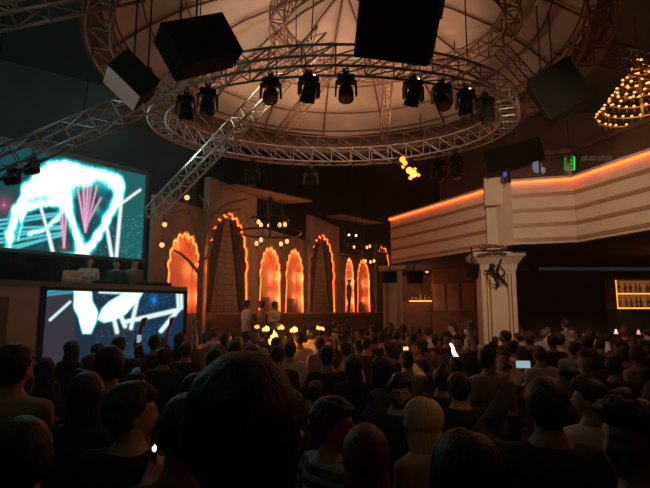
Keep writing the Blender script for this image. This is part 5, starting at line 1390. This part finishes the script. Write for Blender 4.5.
# more uplights aimed at the far rim of the canopy
for a in (math.pi * 1.3, math.pi * 1.5, math.pi * 1.7):
    light('canopy_uplight', 'SPOT', V((BC.x + BRX * .9 * math.cos(a), BC.y + BRY * .9 * math.sin(a), ZBR + .45)), (1, .57, .36), 110, .12, V((AC.x + 3.4 * math.cos(a + math.pi), AC.y + 3.9, ZA + .7)), 80, 1)
light('crowd_fill', 'AREA', (3.5, 3.5, 8.2), (1, .5, .3), 8, 1.2, (3.5, 8.5, 0))  # added dim warm fill over the crowd
light('balcony_fill', 'SPOT', (2.4, 5.4, 5.5), (1, .68, .46), 560, .3, (5.6, 12, 3.6), 62, .8)  # added fill brightening the balcony front
light('column_fill', 'SPOT', (2.2, 5.6, 5.4), (1, .64, .4), 250, .2, (4.2, 12, 1.8), 34, .8)  # added fill brightening the broad column
# warm area lights facing the arch wall
light('arch_wash', 'AREA', w3(1, 4.2, 3.5), (1, .4, .17), 34, 1.5, w3(3, 3.5, 0))
light('arch_wash', 'AREA', w3(8, 4.4, 3.2), (1, .3, .12), 26, 1.5, w3(9, 3.5, 0))
light('chandelier_light', 'POINT', cq + V((0, 0, .4)), (1, .5, .2), 40, .5)
light('bar_room_light', 'POINT', (9, 12.6, 3.2), (1, .35, .2), 5, .3)
light('far_bar_light', 'POINT', (3.6, 18.4, 3.0), (1, .35, .17), 16, .3)
# added point fills boosting the LED glow inside the arch niches
for k, (s0, s1, z0, z1) in enumerate(NG):
    for sa, za in ((.14, .2), (.86, .2), (.14, .55), (.86, .55), (.5, .86)): light('niche_fill', 'POINT', w3(s0 + (s1 - s0) * sa, z0 + (z1 - z0) * za, -.05), (1, .33, .13), 9 if k else 6.5, .03)
light('speaker_fill', 'SPOT', (-5.0, 3.6, 3.4), (1, .74, .68), 60, .1, P(120, 90, 6.3), 16, .6)  # added spot lifting the pale speaker face
light('truss_fill', 'SPOT', (-3.2, 2.2, 4.2), (.8, 1, .95), 95, .1, (-3.4, 7.6, 5.9), 80, .9)  # added cold fill from the camera side onto the stage truss
light('upper_wall_fill', 'POINT', (8.5, 14.4, 7.2), (1, .46, .28), 16, .4)  # added point brightening the upper back wall
light('teal_fill', 'AREA', (-5.4, 11.2, 6.7), (.5, 1, .92), 14, 1.2, (-2.2, 4.5, 1.5))  # added teal fill backing up the screens' light on the crowd
light('crowd_fill', 'AREA', (-4.2, .6, 6.5), (.62, .9, .8), 6.5, 1.2, (-3.0, 5.0, 1.2))  # added cold fill lifting the camera side of the crowd
light('red_wash', 'SPOT', (3.4, .4, 3.4), (1, .12, .06), 6, .2, (.4, 1.0, 1.7), 75, .9)
light('warm_fill', 'SPOT', (4.6, 5.2, 5.4), (1, .62, .34), 52, .15, (1.1, 3.3, 1.7), 46, .9)  # added spot to bring out the blonde hair
light('warm_fill', 'SPOT', (2.3, .9, 3.5), (1, .62, .36), 20, .15, (.6, 3.6, 1.6), 34, .9)  # added fill for the face and backs near the camera
# added cold fills that brighten the ring and raking trusses
light('truss_fill', 'SPOT', (-3.6, 10.2, 5.0), (.75, 1, .95), 120, .1, (-2.3, 9.8, 6.4), 62, .9)
light('truss_fill', 'SPOT', (-6.5, 7.0, 4.8), (.7, 1, .95), 40, .1, (-3.5, 8.4, 6.2), 70, .9)
# glow of the torches and lamps among the crowd
for px, py, Y, e in ((274, 338, 8.5, 9), (294, 330, 9.6, 9), (266, 328, 10.1, 7), (308, 338, 9.0, 5)): light('crowd_glow', 'POINT', P(px, py, Y), (1, .36, .08), e, .06)
light('crowd_glow', 'POINT', P(390, 349, 7.1), (1, .3, .1), 3, .04); light('crowd_glow', 'POINT', P(381, 365, 5.9), (1, .35, .1), .6, .03)  # first is an added rim light behind the curly head, without a torch
light('phone_glow', 'POINT', P(411.5, 357, 6.0), (1, .4, .16), .5, .05)
light('rail_fill', 'SPOT', (5.2, 6.5, 6.6), (1, .5, .3), 40, .2, (6.6, 10.5, 6.0), 50, .9)  # added spot so the handrail shows
light('teal_fill', 'AREA', (-6.0, 8.0, 7.5), (.5, .95, .9), 20, 1.5, (-10, 14.5, 5.5))  # added teal fill tinting the wall behind the stage
w = bpy.data.worlds.new('world'); sc.world = w; w.use_nodes = True
w.node_tree.nodes['Background'].inputs[0].default_value = (.01, .009, .009, 1); w.node_tree.nodes['Background'].inputs[1].default_value = .3
# thin haze in the room
nt = w.node_tree; s = nt.nodes.new('ShaderNodeVolumeScatter'); s.inputs['Density'].default_value = .0045; s.inputs['Anisotropy'].default_value = .55
s.inputs['Color'].default_value = (.8, .9, .9, 1); nt.links.new(s.outputs[0], nt.nodes['World Output'].inputs['Volume'])
vs = sc.view_settings; vs.view_transform = 'Standard'; vs.look = 'None'; vs.gamma = 1; vs.exposure = 0; vs.use_curve_mapping = False
sc.cycles.use_denoising = True
try: sc.cycles.denoiser = 'OPENIMAGEDENOISE'
except Exception: pass
sc.cycles.max_bounces = 6; sc.cycles.volume_bounces = 0; sc.cycles.sample_clamp_indirect = 3
